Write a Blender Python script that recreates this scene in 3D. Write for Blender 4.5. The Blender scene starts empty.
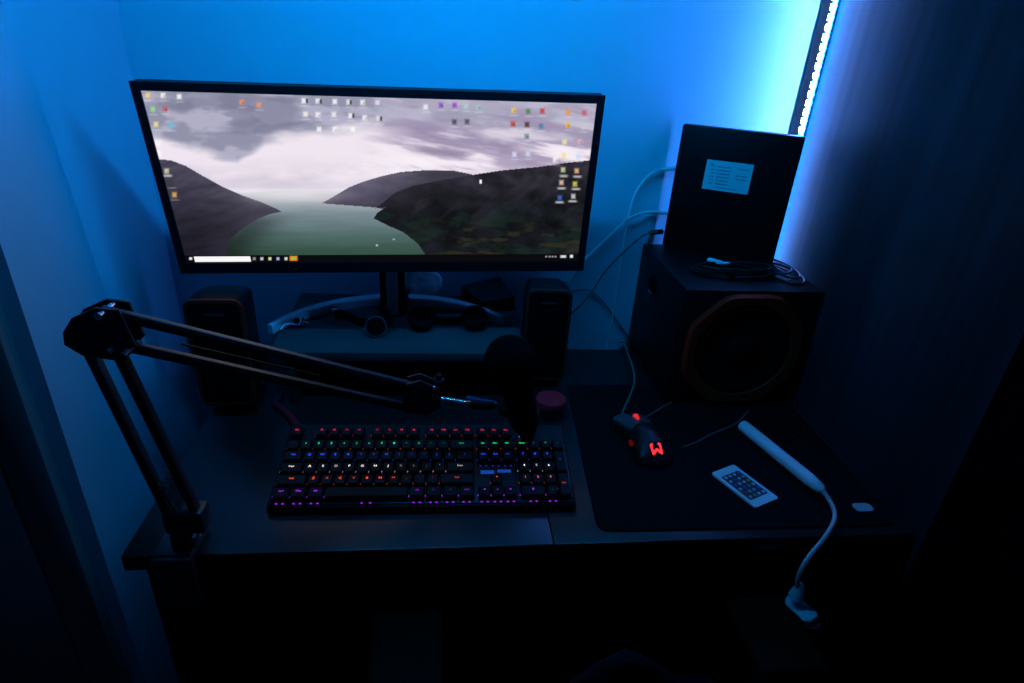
import bpy, bmesh, math, random
import numpy as np
from mathutils import Vector, Matrix, noise

sc = bpy.context.scene
COL = sc.collection
rnd = random.Random(7)

# ------------------------------------------------------------------ camera
F_PX, PITCH, YAW, ROLL = 604.75, 0.4626, 0.1255, 0.0645
CAM = Vector((0.5512, -1.2235, 1.3834))
cp, sp, cy_, sy_ = math.cos(PITCH), math.sin(PITCH), math.cos(YAW), math.sin(YAW)
fwd = Vector((sy_ * cp, cy_ * cp, -sp)); ri = Vector((cy_, -sy_, 0)); up = ri.cross(fwd)
cr, sr = math.cos(ROLL), math.sin(ROLL)
RI, UP = cr * ri + sr * up, -sr * ri + cr * up

def at(x, y, axis, val):
    """photo pixel -> point on the plane <axis> = val (used to read measurements off the photo)"""
    d = fwd * F_PX + RI * (x - 512) - UP * (y - 341.5)
    t = (val - CAM[axis]) / d[axis]
    return CAM + d * t

cam_d = bpy.data.cameras.new('camera'); cam = bpy.data.objects.new('camera', cam_d); COL.objects.link(cam)
cam_d.sensor_width = 36; cam_d.lens = F_PX * 36 / 1024; cam_d.clip_start = 0.02
m = Matrix.Identity(4)
for i in range(3):
    m[i][0], m[i][1], m[i][2], m[i][3] = RI[i], UP[i], -fwd[i], CAM[i]
cam.matrix_world = m
sc.camera = cam

# ------------------------------------------------------------------ materials
def lin(c):
    return tuple((v / 255 / 12.92) if v / 255 <= 0.04045 else ((v / 255 + 0.055) / 1.055) ** 2.4 for v in c)

def mat(name, rgb, rough=0.5, metal=0.0, var=0.12, scale=40.0, bump=0.0, spec=0.5, emit=None, strength=0.0):
    M = bpy.data.materials.new(name); M.use_nodes = True
    nt = M.node_tree; b = nt.nodes['Principled BSDF']
    b.inputs['Roughness'].default_value = rough; b.inputs['Metallic'].default_value = metal
    b.inputs['Specular IOR Level'].default_value = spec
    tc = nt.nodes.new('ShaderNodeTexCoord'); n = nt.nodes.new('ShaderNodeTexNoise')
    n.inputs['Scale'].default_value = scale; n.inputs['Detail'].default_value = 4
    nt.links.new(tc.outputs['Object'], n.inputs['Vector'])
    r = nt.nodes.new('ShaderNodeValToRGB')
    r.color_ramp.elements[0].color = (*[max(0, v * (1 - var)) for v in rgb], 1)
    r.color_ramp.elements[1].color = (*[min(1, v * (1 + var)) for v in rgb], 1)
    nt.links.new(n.outputs['Fac'], r.inputs['Fac']); nt.links.new(r.outputs['Color'], b.inputs['Base Color'])
    if bump:
        bp = nt.nodes.new('ShaderNodeBump'); bp.inputs['Strength'].default_value = bump; bp.inputs['Distance'].default_value = 0.002
        nt.links.new(n.outputs['Fac'], bp.inputs['Height']); nt.links.new(bp.outputs['Normal'], b.inputs['Normal'])
    if emit:
        b.inputs['Emission Color'].default_value = (*emit, 1); b.inputs['Emission Strength'].default_value = strength
    return M

def wood(name, c0, c1, rough, stretch, scale=1.0, spec=.12):
    M = bpy.data.materials.new(name); M.use_nodes = True
    nt = M.node_tree; b = nt.nodes['Principled BSDF']; b.inputs['Roughness'].default_value = rough; b.inputs['Specular IOR Level'].default_value = spec
    tc = nt.nodes.new('ShaderNodeTexCoord'); mp = nt.nodes.new('ShaderNodeMapping')
    mp.inputs['Scale'].default_value = stretch
    n = nt.nodes.new('ShaderNodeTexNoise'); n.inputs['Scale'].default_value = scale; n.inputs['Detail'].default_value = 6
    n.inputs['Distortion'].default_value = 0.6
    r = nt.nodes.new('ShaderNodeValToRGB')
    r.color_ramp.elements[0].position = 0.32; r.color_ramp.elements[1].position = 0.68
    r.color_ramp.elements[0].color = (*c0, 1); r.color_ramp.elements[1].color = (*c1, 1)
    nt.links.new(tc.outputs['Object'], mp.inputs['Vector']); nt.links.new(mp.outputs['Vector'], n.inputs['Vector'])
    nt.links.new(n.outputs['Fac'], r.inputs['Fac']); nt.links.new(r.outputs['Color'], b.inputs['Base Color'])
    return M

def glow(name, rgb, strength):
    M = bpy.data.materials.new(name); M.use_nodes = True
    nt = M.node_tree; nt.nodes.remove(nt.nodes['Principled BSDF'])
    e = nt.nodes.new('ShaderNodeEmission'); e.inputs['Color'].default_value = (*rgb, 1); e.inputs['Strength'].default_value = strength
    nt.links.new(e.outputs[0], nt.nodes['Material Output'].inputs['Surface'])
    return M

LED_COL = (0.01, 0.21, 1.0)
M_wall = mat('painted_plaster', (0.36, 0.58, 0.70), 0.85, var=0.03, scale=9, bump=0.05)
M_ceil = mat('ceiling_paint', (0.7, 0.7, 0.7), 0.9, var=0.03)
M_floor = wood('floor_boards', (0.05, 0.035, 0.025), (0.09, 0.06, 0.04), 0.45, (3, 30, 3))
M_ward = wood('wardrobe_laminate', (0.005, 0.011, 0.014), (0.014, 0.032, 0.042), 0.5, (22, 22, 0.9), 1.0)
M_desk = wood('desk_laminate', (0.0095, 0.009, 0.009), (0.014, 0.0135, 0.013), 0.32, (2, 40, 30), spec=.55)
M_deskside = wood('desk_panel', (0.012, 0.011, 0.011), (0.02, 0.018, 0.017), 0.6, (30, 30, 2))
M_riser = wood('riser_top', (0.045, 0.045, 0.045), (0.062, 0.062, 0.062), 0.4, (3, 40, 3))
M_riserdark = mat('riser_legs', (0.015, 0.015, 0.016), 0.6)
M_door = wood('door_paint', (0.2, 0.2, 0.2), (0.24, 0.24, 0.24), 0.5, (30, 30, 1.5))
M_blk = mat('black_plastic', (0.005, 0.005, 0.0056), 0.45, bump=0.05, scale=400, spec=.12)
M_blkmat = mat('matte_black', (0.003, 0.003, 0.0033), 0.85, scale=200, spec=.06)
M_bezel = mat('bezel_black', (0.01, 0.01, 0.012), 0.35, spec=.12)
M_standm = mat('stand_gloss', (0.55, 0.55, 0.56), 0.25, spec=0.6)
M_steel = mat('black_painted_steel', (0.022, 0.022, 0.023), 0.42, 0.0, spec=0.9)
M_chrome = mat('chrome', (0.75, 0.75, 0.77), 0.18, 1.0)
M_red = mat('red_plastic', (0.75, 0.02, 0.03), 0.6, spec=.1)
M_redrim = mat('red_rim', (0.4, 0.02, 0.012), 0.45, spec=.15)
M_orange = mat('orange_frame', (0.75, 0.02, 0.008), 0.5, spec=.05)
M_darkred = mat('red_cable', (0.4, 0.01, 0.02), 0.45)
M_foam = mat('mic_foam', (0.003, 0.003, 0.0033), 0.95, scale=600, bump=0.6, spec=.03)
M_fabric = mat('speaker_grille', (0.003, 0.003, 0.0035), 0.9, scale=700, bump=0.5, spec=.03)
M_white = mat('white_plastic', (0.75, 0.75, 0.75), 0.4, var=0.03)
M_whitecable = mat('white_cable', (0.9, 0.9, 0.9), 0.5, var=0.05)
M_greycable = mat('grey_cable', (0.12, 0.12, 0.12), 0.5)
M_blkcable = mat('black_cable', (0.012, 0.012, 0.012), 0.5, spec=.15)
M_greencable = mat('green_grey_cable', (0.14, 0.2, 0.13), 0.55)
M_paper = mat('paper_label', (0.7, 0.7, 0.68), 0.7, var=0.04)
M_print = mat('print_ink', (0.36, 0.36, 0.38), 0.8)
M_chair = mat('chair_fabric', (0.013, 0.013, 0.016), 0.8, scale=300, bump=0.3, spec=.03)
M_chairwood = wood('armrest_wood', (0.012, 0.006, 0.003), (0.02, 0.01, 0.005), 0.6, (20, 3, 20), spec=.05)
M_tin = mat('tin_base', (0.03, 0.01, 0.01), 0.4)
M_bluep = mat('blue_plastic', (0.03, 0.05, 0.12), 0.45, spec=.2)
M_brownp = mat('brown_card', (0.16, 0.09, 0.06), 0.7)
M_logo = mat('pale_print', (0.5, 0.5, 0.5), 0.5)
M_mouse = mat('mouse_shell', (0.01, 0.01, 0.011), 0.42, spec=.25)
M_key = mat('keycap_plastic', (0.008, 0.008, 0.009), 0.5, spec=.15)
M_plate = mat('keyboard_plate', (0.01, 0.01, 0.012), 0.4, spec=.2)

def mesh_pad():
    M = bpy.data.materials.new('mousepad_cloth'); M.use_nodes = True
    nt = M.node_tree; b = nt.nodes['Principled BSDF']; b.inputs['Roughness'].default_value = 0.75; b.inputs['Specular IOR Level'].default_value = .05
    tc = nt.nodes.new('ShaderNodeTexCoord'); v = nt.nodes.new('ShaderNodeTexVoronoi'); v.inputs['Scale'].default_value = 170
    v.inputs['Randomness'].default_value = 0.0
    r = nt.nodes.new('ShaderNodeValToRGB')
    r.color_ramp.elements[0].color = (0.014, 0.014, 0.015, 1); r.color_ramp.elements[1].color = (0.005, 0.005, 0.0055, 1)
    r.color_ramp.elements[0].position = 0.2; r.color_ramp.elements[1].position = 0.5
    nt.links.new(tc.outputs['Object'], v.inputs['Vector']); nt.links.new(v.outputs['Distance'], r.inputs['Fac'])
    nt.links.new(r.outputs['Color'], b.inputs['Base Color'])
    return M
M_pad = mesh_pad()

def bag_mat():
    M = mat('crinkled_film', (0.9, 0.92, 0.93), 0.3, 0.1, var=0.35, scale=60, bump=0.4)
    return M
M_bag = bag_mat()

# ------------------------------------------------------------------ mesh builder
class MB:
    def __init__(s):
        s.bm = bmesh.new(); s.mi = 0
    def _done(s, geom_faces):
        for f in geom_faces: f.material_index = s.mi
    def box(s, c, size, bevel=0.0, seg=2, M=None):
        r = bmesh.ops.create_cube(s.bm, size=1.0)
        vs = r['verts']
        for v in vs: v.co = Vector((v.co.x * size[0], v.co.y * size[1], v.co.z * size[2]))
        fs = set(f for v in vs for f in v.link_faces)
        if bevel:
            es = list(set(e for v in vs for e in v.link_edges))
            rr = bmesh.ops.bevel(s.bm, geom=es, offset=bevel, segments=seg, affect='EDGES', profile=0.5)
            fs = set(rr['faces']) | set(f for f in fs if f.is_valid)
            vs = set(v for f in fs for v in f.verts)
        T = Matrix.Translation(Vector(c))
        if M is not None: T = T @ M.to_4x4()
        for v in vs: v.co = T @ v.co
        s._done(fs); return s
    def hexa(s, pts):
        """8 points: bottom 4 ccw then top 4 ccw"""
        v = [s.bm.verts.new(p) for p in pts]
        fs = [s.bm.faces.new([v[i] for i in q]) for q in ((3, 2, 1, 0), (4, 5, 6, 7), (0, 1, 5, 4), (1, 2, 6, 5), (2, 3, 7, 6), (3, 0, 4, 7))]
        s._done(fs); return s
    def rings(s, rings, cap=True, closed=True):
        R = [[s.bm.verts.new(p) for p in r] for r in rings]; fs = []
        n = len(R[0])
        for a, b in zip(R, R[1:]):
            for i in range(n if closed else n - 1):
                j = (i + 1) % n
                fs.append(s.bm.faces.new((a[i], a[j], b[j], b[i])))
        if cap:
            fs.append(s.bm.faces.new(list(reversed(R[0])))); fs.append(s.bm.faces.new(R[-1]))
        s._done(fs); return s
    def tube(s, path, r, seg=10, cap=True):
        P = [Vector(p) for p in path]; n = len(P)
        rs = r if isinstance(r, (list, tuple)) else [r] * n
        t0 = (P[1] - P[0]).normalized()
        u = t0.orthogonal().normalized(); rings = []
        for i in range(n):
            t = (P[min(i + 1, n - 1)] - P[max(i - 1, 0)]).normalized()
            u = (u - t * u.dot(t)); u = u.normalized() if u.length > 1e-6 else t.orthogonal().normalized()
            w = t.cross(u)
            rings.append([P[i] + (u * math.cos(a) + w * math.sin(a)) * rs[i] for a in (2 * math.pi * k / seg for k in range(seg))])
        return s.rings(rings, cap)
    def bar(s, a, b, w, h, upv=(0, 0, 1), bevel=0.0015):
        a, b = Vector(a), Vector(b); d = b - a; L = d.length; d.normalize()
        x = d.cross(Vector(upv)).normalized(); z = x.cross(d)
        M = Matrix((x, d, z)).transposed()
        return s.box((a + b) / 2, (w, L, h), bevel, 2, M)
    def lathe(s, prof, c, axis=(0, 0, 1), seg=32):
        ax = Vector(axis).normalized(); u = ax.orthogonal().normalized(); w = ax.cross(u); c = Vector(c)
        rings = [[c + ax * h + (u * math.cos(a) + w * math.sin(a)) * max(r, 1e-4) for a in (2 * math.pi * k / seg for k in range(seg))] for r, h in prof]
        return s.rings(rings, True)
    def prism(s, pts, z0, z1, M=None):
        a = [Vector((p[0], p[1], z0)) for p in pts]; b = [Vector((p[0], p[1], z1)) for p in pts]
        if M is not None: a = [M @ p for p in a]; b = [M @ p for p in b]
        return s.rings([a, b], True)
    def sphere(s, c, r, sx=1, sy=1, sz=1, u=24, v=14):
        rr = bmesh.ops.create_uvsphere(s.bm, u_segments=u, v_segments=v, radius=r)
        for q in rr['verts']: q.co = Vector((q.co.x * sx, q.co.y * sy, q.co.z * sz)) + Vector(c)
        s._done(set(f for q in rr['verts'] for f in q.link_faces)); return s

def smooth_path(pts, n=8):
    P = [Vector(p) for p in pts]; out = []
    for i in range(len(P) - 1):
        p0, p1, p2, p3 = P[max(i - 1, 0)], P[i], P[i + 1], P[min(i + 2, len(P) - 1)]
        for k in range(n):
            t = k / n
            out.append(0.5 * ((2 * p1) + (p2 - p0) * t + (2 * p0 - 5 * p1 + 4 * p2 - p3) * t * t + (3 * p1 - p0 - 3 * p2 + p3) * t ** 3))
    out.append(P[-1]); return out

def rrect(w, h, r, n=6):
    pts = []
    for cx, cy, a0 in ((w / 2 - r, h / 2 - r, 0), (-w / 2 + r, h / 2 - r, 90), (-w / 2 + r, -h / 2 + r, 180), (w / 2 - r, -h / 2 + r, 270)):
        for k in range(n + 1):
            a = math.radians(a0 + 90 * k / n); pts.append((cx + r * math.cos(a), cy + r * math.sin(a)))
    return pts

def build(name, mb, mats, parent=None, world=False, angle=35):
    bm = mb.bm
    bmesh.ops.recalc_face_normals(bm, faces=bm.faces)
    if parent is not None and world:
        T_ = parent.matrix_basis.copy(); q_ = parent.parent
        while q_ is not None: T_ = q_.matrix_basis @ T_; q_ = q_.parent
        bm.transform(T_.inverted())
    me = bpy.data.meshes.new(name); bm.to_mesh(me); bm.free()
    for M in (mats if isinstance(mats, (list, tuple)) else [mats]): me.materials.append(M)
    for p in me.polygons: p.use_smooth = True
    me.set_sharp_from_angle(angle=math.radians(angle))
    o = bpy.data.objects.new(name, me); COL.objects.link(o)
    if parent is not None: o.parent = parent
    return o

def thing(name, label, cat, loc=(0, 0, 0), rz=0.0, group=None):
    o = bpy.data.objects.new(name, None); COL.objects.link(o); o.empty_display_size = 0.05
    o.location = loc; o.rotation_euler = (0, 0, rz); o['label'] = label; o['category'] = cat
    if group: o['group'] = group
    return o

def tag(o, label, cat, group=None):
    o['label'] = label; o['category'] = cat
    if group: o['group'] = group
    return o

def struct(o, label=None, cat=None):
    o['kind'] = 'structure'
    if label: o['label'] = label; o['category'] = cat
    return o

# ------------------------------------------------------------------ room
XL, YB, XR = -0.022, 0.05, 1.266
RX0, RX1, RY1, RH = -1.0, 2.3, -3.0, 2.35
TH = 0.1
struct(build('floor', MB().box(((RX0 + RX1) / 2, (YB + RY1) / 2, -0.05), (RX1 - RX0 + .2, YB - RY1 + .2, 0.1)), M_floor), 'dark wooden floor under the desk', 'floor')
struct(build('ceiling', MB().box(((RX0 + RX1) / 2, (YB + RY1) / 2, RH + .05), (RX1 - RX0 + .2, YB - RY1 + .2, 0.1)), M_ceil), 'plain white ceiling above the desk', 'ceiling')
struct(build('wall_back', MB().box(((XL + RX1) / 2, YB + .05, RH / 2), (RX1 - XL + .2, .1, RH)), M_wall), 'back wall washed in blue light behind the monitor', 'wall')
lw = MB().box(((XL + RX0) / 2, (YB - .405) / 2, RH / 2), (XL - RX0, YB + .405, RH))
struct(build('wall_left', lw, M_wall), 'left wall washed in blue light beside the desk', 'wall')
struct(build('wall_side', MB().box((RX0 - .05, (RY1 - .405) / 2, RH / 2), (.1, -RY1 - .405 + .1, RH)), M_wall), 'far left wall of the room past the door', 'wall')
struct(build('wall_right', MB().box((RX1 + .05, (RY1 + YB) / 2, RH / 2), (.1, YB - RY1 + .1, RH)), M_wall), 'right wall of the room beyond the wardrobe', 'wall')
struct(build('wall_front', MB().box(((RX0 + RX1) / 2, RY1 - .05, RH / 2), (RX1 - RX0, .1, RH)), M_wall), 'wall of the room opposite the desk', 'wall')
d = struct(build('door_1', MB().box((-.52, -.4095, 1.0), (.80, .009, 2.0), 0.002), M_door), 'dark door at the far left edge', 'door')
fr = MB(); fr.box((-.075, -.417, 1.02), (.06, .024, 2.04), .003); fr.box((-.955, -.417, 1.02), (.06, .024, 2.04), .003); fr.box((-.515, -.417, 2.07), (.94, .024, .06), .003)
build('door_frame', fr, M_door, d)
hb = MB(); hb.lathe([(.02, 0), (.02, .006), (.008, .008), (.008, .04)], (-.17, -.414, 1.0), (0, -1, 0), 20); hb.bar((-.17, -.45, 1.0), (-.27, -.45, 1.0), .016, .012, (0, 0, 1), .004)
build('door_handle', hb, M_chrome, d)

# ------------------------------------------------------------------ wardrobe
wd = thing('wardrobe', 'tall dark wood-grain wardrobe standing right of the desk', 'wardrobe', (XR + .3, -.28, 0))
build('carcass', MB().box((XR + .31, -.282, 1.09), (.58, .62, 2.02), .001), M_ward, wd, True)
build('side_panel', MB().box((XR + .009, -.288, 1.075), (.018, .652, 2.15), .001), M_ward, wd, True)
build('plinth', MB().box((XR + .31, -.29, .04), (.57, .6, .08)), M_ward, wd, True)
for sx in (-1, 1):
    dx = XR + .31 + sx * .146
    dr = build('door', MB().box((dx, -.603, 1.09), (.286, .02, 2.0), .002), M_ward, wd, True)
    build('handle', MB().tube([(dx - sx * .115, -.613, 1.0), (dx - sx * .115, -.64, 1.0), (dx - sx * .115, -.64, 1.16), (dx - sx * .115, -.613, 1.16)], .005), M_chrome, dr, True)

# LED strip stuck on the wardrobe side, a few centimetres off the wall
M_led = glow('led_light', LED_COL, 230.0)
ls = thing('led_strip', 'bright blue-white light strip up the rear edge of the wardrobe', 'light strip', (XR - .003, .004, .76))
LZ = 1.6; LY = -.012
build('adhesive_backing', MB().box((XR - .0015, LY, (.77 + LZ) / 2), (.003, .011, LZ - .77)), M_white, ls, True)
lt_ = MB().box((XR - .0042, LY, (.775 + LZ) / 2), (.0024, .0075, LZ - .775), .0004)
for k in range(49): lt_.box((XR - .0042, LY - .0045, .79 + k * .0166), (.0024, .003, .0055), .0004)
build('light_tube', lt_, M_led, ls, True)
lc = MB()  # added unseen emitters that whiten the wall beside the strip
for k in range(49): lc.box((XR - .0062, LY + .0045, .79 + k * .0166), (.0035, .002, .0105))
o = build('hotspot_emitters', lc, glow('hotspot_glow', (.7, .72, .95), 70.0), ls, True); o['kind'] = 'stuff'; o['label'] = 'added white emitters facing the wall'

# overhead shelf on the back wall, above the photo's edge, with a blue strip under its front lip
os_ = thing('overhead_shelf', 'dark wall shelf fixed above the desk and monitor', 'shelf', (.62, YB, 1.62))
build('board', MB().box((.622, -.225, 1.635), (1.284, .546, .024), .001), M_ward, os_, True)
build('front_lip', MB().box((.622, -.507, 1.622), (1.284, .018, .06), .001), M_ward, os_, True)
SX_A, SX_B = .2, .92
us = thing('shelf_light', 'blue strip light under the front lip of the overhead shelf', 'light strip', ((SX_A + SX_B) / 2, -.49, 1.62))
R45 = Matrix.Rotation(math.radians(68), 3, 'X')
build('channel', MB().box(((SX_A + SX_B) / 2, -.4905, 1.6155), (SX_B - SX_A + .01, .015, .003), .0005, 2, R45), M_white, us, True)
build('light_tube', MB().box(((SX_A + SX_B) / 2, -.4885, 1.6125), (SX_B - SX_A, .011, .003), .001, 2, R45), glow('shelf_led', (0.0005, .33, 1.0), 210.0), us, True)

# ------------------------------------------------------------------ desk
DX0, DX1, DY0, DY1, DZ = .133, 1.262, -.60, 0.0, .75
dk = thing('desk', 'dark wooden desk with a two-board top against the wall', 'desk', ((DX0 + DX1) / 2, -.3, 0))
SEAM = .708
build('desktop_board', MB().box(((DX0 + SEAM) / 2, -.3, DZ - .0125), (SEAM - DX0 - .0012, .6, .025), .0015), M_desk, dk, True)
build('desktop_board', MB().box(((DX1 + SEAM) / 2, -.3, DZ - .0125), (DX1 - SEAM - .0012, .6, .025), .0015), M_desk, dk, True)
for x in (DX0 + .014, DX1 - .014):
    build('side_panel', MB().box((x, -.29, .3625), (.022, .54, .724), .001), M_deskside, dk, True)
build('back_panel', MB().box(((DX0 + DX1) / 2, -.04, .42), (DX1 - DX0 - .06, .016, .6), .001), M_deskside, dk, True)
build('front_apron', MB().box(((DX0 + DX1) / 2, -.55, .685), (DX1 - DX0 - .06, .018, .078), .001), M_deskside, dk, True)

# ------------------------------------------------------------------ riser
RZ = .86
rs = thing('monitor_riser', 'dark grey monitor riser shelf standing on the desk', 'shelf', (.47, -.1, DZ))
build('shelf_top', MB().box((.4725, -.0935, RZ - .009), (.465, .279, .018), .0015), M_riser, rs, True)
for x in (.274, .693):
    build('side_leg', MB().box((x, -.103, DZ + .046), (.016, .25, .092), .001), M_riserdark, rs, True)
build('back_board', MB().box((.4835, .012, DZ + .046), (.402, .012, .0915), .001), M_riserdark, rs, True)

# ------------------------------------------------------------------ monitor
MW, MH = .698, .305
mc = Vector((.454, -.211, 1.155))
tilt, yaw, roll = .112, .031, .02
X = Vector((math.cos(yaw), math.sin(yaw), 0)); N = Vector((math.sin(yaw), -math.cos(yaw), 0))
U = math.cos(tilt) * Vector((0, 0, 1)) + math.sin(tilt) * N
X2 = X * math.cos(roll) + U * math.sin(roll); U2 = U * math.cos(roll) - X * math.sin(roll); N2 = X2.cross(U2)
MM = Matrix((X2, U2, N2)).transposed().to_4x4(); MM.translation = mc
mon = thing('ultrawide_monitor', 'wide curved-foot monitor showing a lake and hills wallpaper', 'monitor', (.44, -.08, RZ))
# housing: rounded shell that thins to the edges
hr = []
for k, (sw, sh, z) in enumerate(((MW, MH, 0.0), (MW, MH, -.014), (MW - .02, MH - .02, -.02), (MW * .6, MH * .62, -.036), (MW * .45, MH * .5, -.046))):
    hr.append([MM @ Vector((px, py, z)) for px, py in rrect(sw, sh, .006 if k < 3 else .02)])
build('housing', MB().rings(list(reversed(hr))), M_blk, mon, True)
bz = MB()
SL, SR, ST, SB = -MW / 2 + .0125, MW / 2 - .0125, MH / 2 - .0125, -MH / 2 + .019
def fbox(x0, x1, y0, y1, z0, z1, mb):
    mb.hexa([MM @ Vector(p) for p in ((x0, y0, z0), (x1, y0, z0), (x1, y1, z0), (x0, y1, z0), (x0, y0, z1), (x1, y0, z1), (x1, y1, z1), (x0, y1, z1))])
fbox(-MW / 2, SL, -MH / 2, MH / 2, 0, .004, bz); fbox(SR, MW / 2, -MH / 2, MH / 2, 0, .004, bz)
fbox(SL, SR, ST, MH / 2, 0, .004, bz); fbox(SL, SR, -MH / 2, SB, 0, .004, bz)
build('bezel', bz, M_bezel, mon, True)

# ---- the picture on the screen (emitted colours on a fine grid)
def proj(P):
    dd = P - CAM
    return (512 + F_PX * dd.dot(RI) / dd.dot(fwd), 341.5 - F_PX * dd.dot(UP) / dd.dot(fwd))
NX, NY = 620, 250
uu, vv = np.meshgrid(np.linspace(0, 1, NX), np.linspace(0, 1, NY))     # v = 0 at the top
corner_px = [proj(MM @ Vector(p)) for p in ((SL, ST, .001), (SR, ST, .001), (SR, SB, .001), (SL, SB, .001))]
ref_px = [(139.3, 92), (600, 100.6), (577, 261.5), (184, 263.5)]      # screen corners measured on the photo
def homog(src, dst):
    A = []; b = []
    for (x, y), (X_, Y_) in zip(src, dst):
        A += [[x, y, 1, 0, 0, 0, -X_ * x, -X_ * y], [0, 0, 0, x, y, 1, -Y_ * x, -Y_ * y]]; b += [X_, Y_]
    h = np.linalg.solve(np.array(A, float), np.array(b, float)); return np.append(h, 1).reshape(3, 3)
H = homog(ref_px, [(0, 0), (1, 0), (1, 1), (0, 1)])
Hi = np.linalg.inv(H)
ASP = (SR - SL) / (ST - SB)
def q2uv(x, y):
    w = H @ np.array([x, y, 1.0]); return w[0] / w[2], w[1] / w[2]
W_ = Hi[2, 0] * uu + Hi[2, 1] * vv + Hi[2, 2]
PX = (Hi[0, 0] * uu + Hi[0, 1] * vv + Hi[0, 2]) / W_        # layout coordinates of the wallpaper, in the units it was measured in
PY = (Hi[1, 0] * uu + Hi[1, 1] * vv + Hi[1, 2]) / W_
def vnoise(x, y, seed):
    xi = np.floor(x).astype(int); yi = np.floor(y).astype(int); fx = x - xi; fy = y - yi
    fx = fx * fx * (3 - 2 * fx); fy = fy * fy * (3 - 2 * fy)
    def h(a, b):
        n = (a * 374761393 + b * 668265263 + seed * 144665) & 0x7fffffff
        n = (n ^ (n >> 13)) * 1274126177 & 0x7fffffff
        return ((n ^ (n >> 16)) & 0xffff) / 65535.0
    return (h(xi, yi) * (1 - fx) + h(xi + 1, yi) * fx) * (1 - fy) + (h(xi, yi + 1) * (1 - fx) + h(xi + 1, yi + 1) * fx) * fy
def fbm(x, y, seed, o=5):
    t = 0; a = .5
    for k in range(o):
        t = t + a * vnoise(x * 2 ** k, y * 2 ** k, seed + k); a *= .5
    return t
def sstep(a, b, x):
    t = np.clip((x - a) / (b - a), 0, 1); return t * t * (3 - 2 * t)
def mixc(c, d, t):
    return c * (1 - t[..., None]) + np.array(d, float) * t[..., None]
def poly_mask(pts):
    m_ = np.zeros(PX.shape, bool); n = len(pts)
    for i in range(n):
        x1, y1 = pts[i]; x2, y2 = pts[(i + 1) % n]
        if y1 == y2: continue
        c_ = ((y1 > PY) != (y2 > PY)) & (PX < (x2 - x1) * (PY - y1) / (y2 - y1) + x1); m_ ^= c_
    return m_
def ridge(pts):
    xs, ys = zip(*pts); return np.interp(PX, xs, ys)
img = np.zeros(PX.shape + (3,)); img[:] = (240, 230, 241)
n1 = fbm(PX / 62, PY / 17, 3); n2 = fbm(PX / 30, PY / 10, 21); n3 = fbm(PX / 90 + 3, PY / 26, 40)
# dark overcast at the upper left, lighter at the right
topdark = np.clip(1 - sstep(0, 1, (PY - 92 - 50 * sstep(330, 150, PX)*0 - (ridge([(130, 34), (160, 40), (185, 48), (235, 62), (262, 40), (300, 30), (345, 24), (400, 20), (470, 26), (600, 34)]))) / 16 + (n1 - .5) * 1.6), 0, 1)
img = mixc(img, (137, 139, 163), topdark * .92)
img = mixc(img, (184, 182, 206), np.clip(topdark * sstep(.40, .62, n2) * 1.1, 0, 1) * .8)
img = mixc(img, (118, 118, 144), np.clip(topdark * sstep(.52, .7, n3), 0, 1) * .6)
rightm = sstep(345, 430, PX)
d1 = fbm(PX / 75 + 2, (PY - .16 * PX) / 10, 64); d2 = fbm(PX / 40, (PY - .22 * PX) / 5.5, 71)
img = mixc(img, (196, 190, 212), rightm * (1 - sstep(100, 150, PY)) * .55)
img = mixc(img, (160, 148, 178), rightm * sstep(.46, .66, d1) * (.35 + .65 * (1 - sstep(150, 178, PY))))
img = mixc(img, (176, 164, 190), rightm * sstep(.5, .68, d2) * .6)
img = mixc(img, (250, 243, 250), rightm * sstep(.52, .34, d1) * sstep(112, 140, PY) * .8)
streak = np.exp(-((PY - (128 + .13 * (PX - 400))) / 5) ** 2) * sstep(345, 385, PX) * (1 - sstep(500, 560, PX))
img = mixc(img, (150, 136, 168), streak * sstep(.3, .6, n2) * .8)
streak2 = np.exp(-((PY - (151 + .10 * (PX - 440))) / 5) ** 2) * sstep(395, 430, PX) * (1 - sstep(530, 585, PX))
img = mixc(img, (140, 126, 156), streak2 * sstep(.3, .55, n1) * .8)
img = mixc(img, (176, 168, 192), sstep(150, 186, PY) * sstep(.45, .7, n1) * .35 * (1 - rightm))
img = mixc(img, (252, 246, 252), sstep(.48, .66, n3) * (1 - topdark) * .55)
img = mixc(img, (206, 198, 216), sstep(172, 188, PY) * (1 - sstep(188, 194, PY)) * .5)
img = mixc(img, (244, 238, 246), np.exp(-((PY - 193) / 3.2) ** 2) * .8)

# water
wat = (PY > 191) & (PX > 215)
wt = np.clip((PY - 192) / 60, 0, 1)
wcol = np.stack([np.interp(wt, [0, .12, .35, .7, 1], a) for a in ([226, 188, 126, 86, 66], [224, 190, 142, 112, 98], [230, 196, 150, 112, 84])], -1)
wcol *= (1 + (fbm(PX / 40, PY / 3.5, 77) - .5) * .16)[..., None]
wcol *= (1 - .38 * np.exp(-((PX - np.interp(PY, [205, 250], [272, 222])) / 26) ** 2) * sstep(210, 225, PY) - .16 * sstep(225, 255, PY))[..., None]
img[wat] = wcol[wat]
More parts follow.
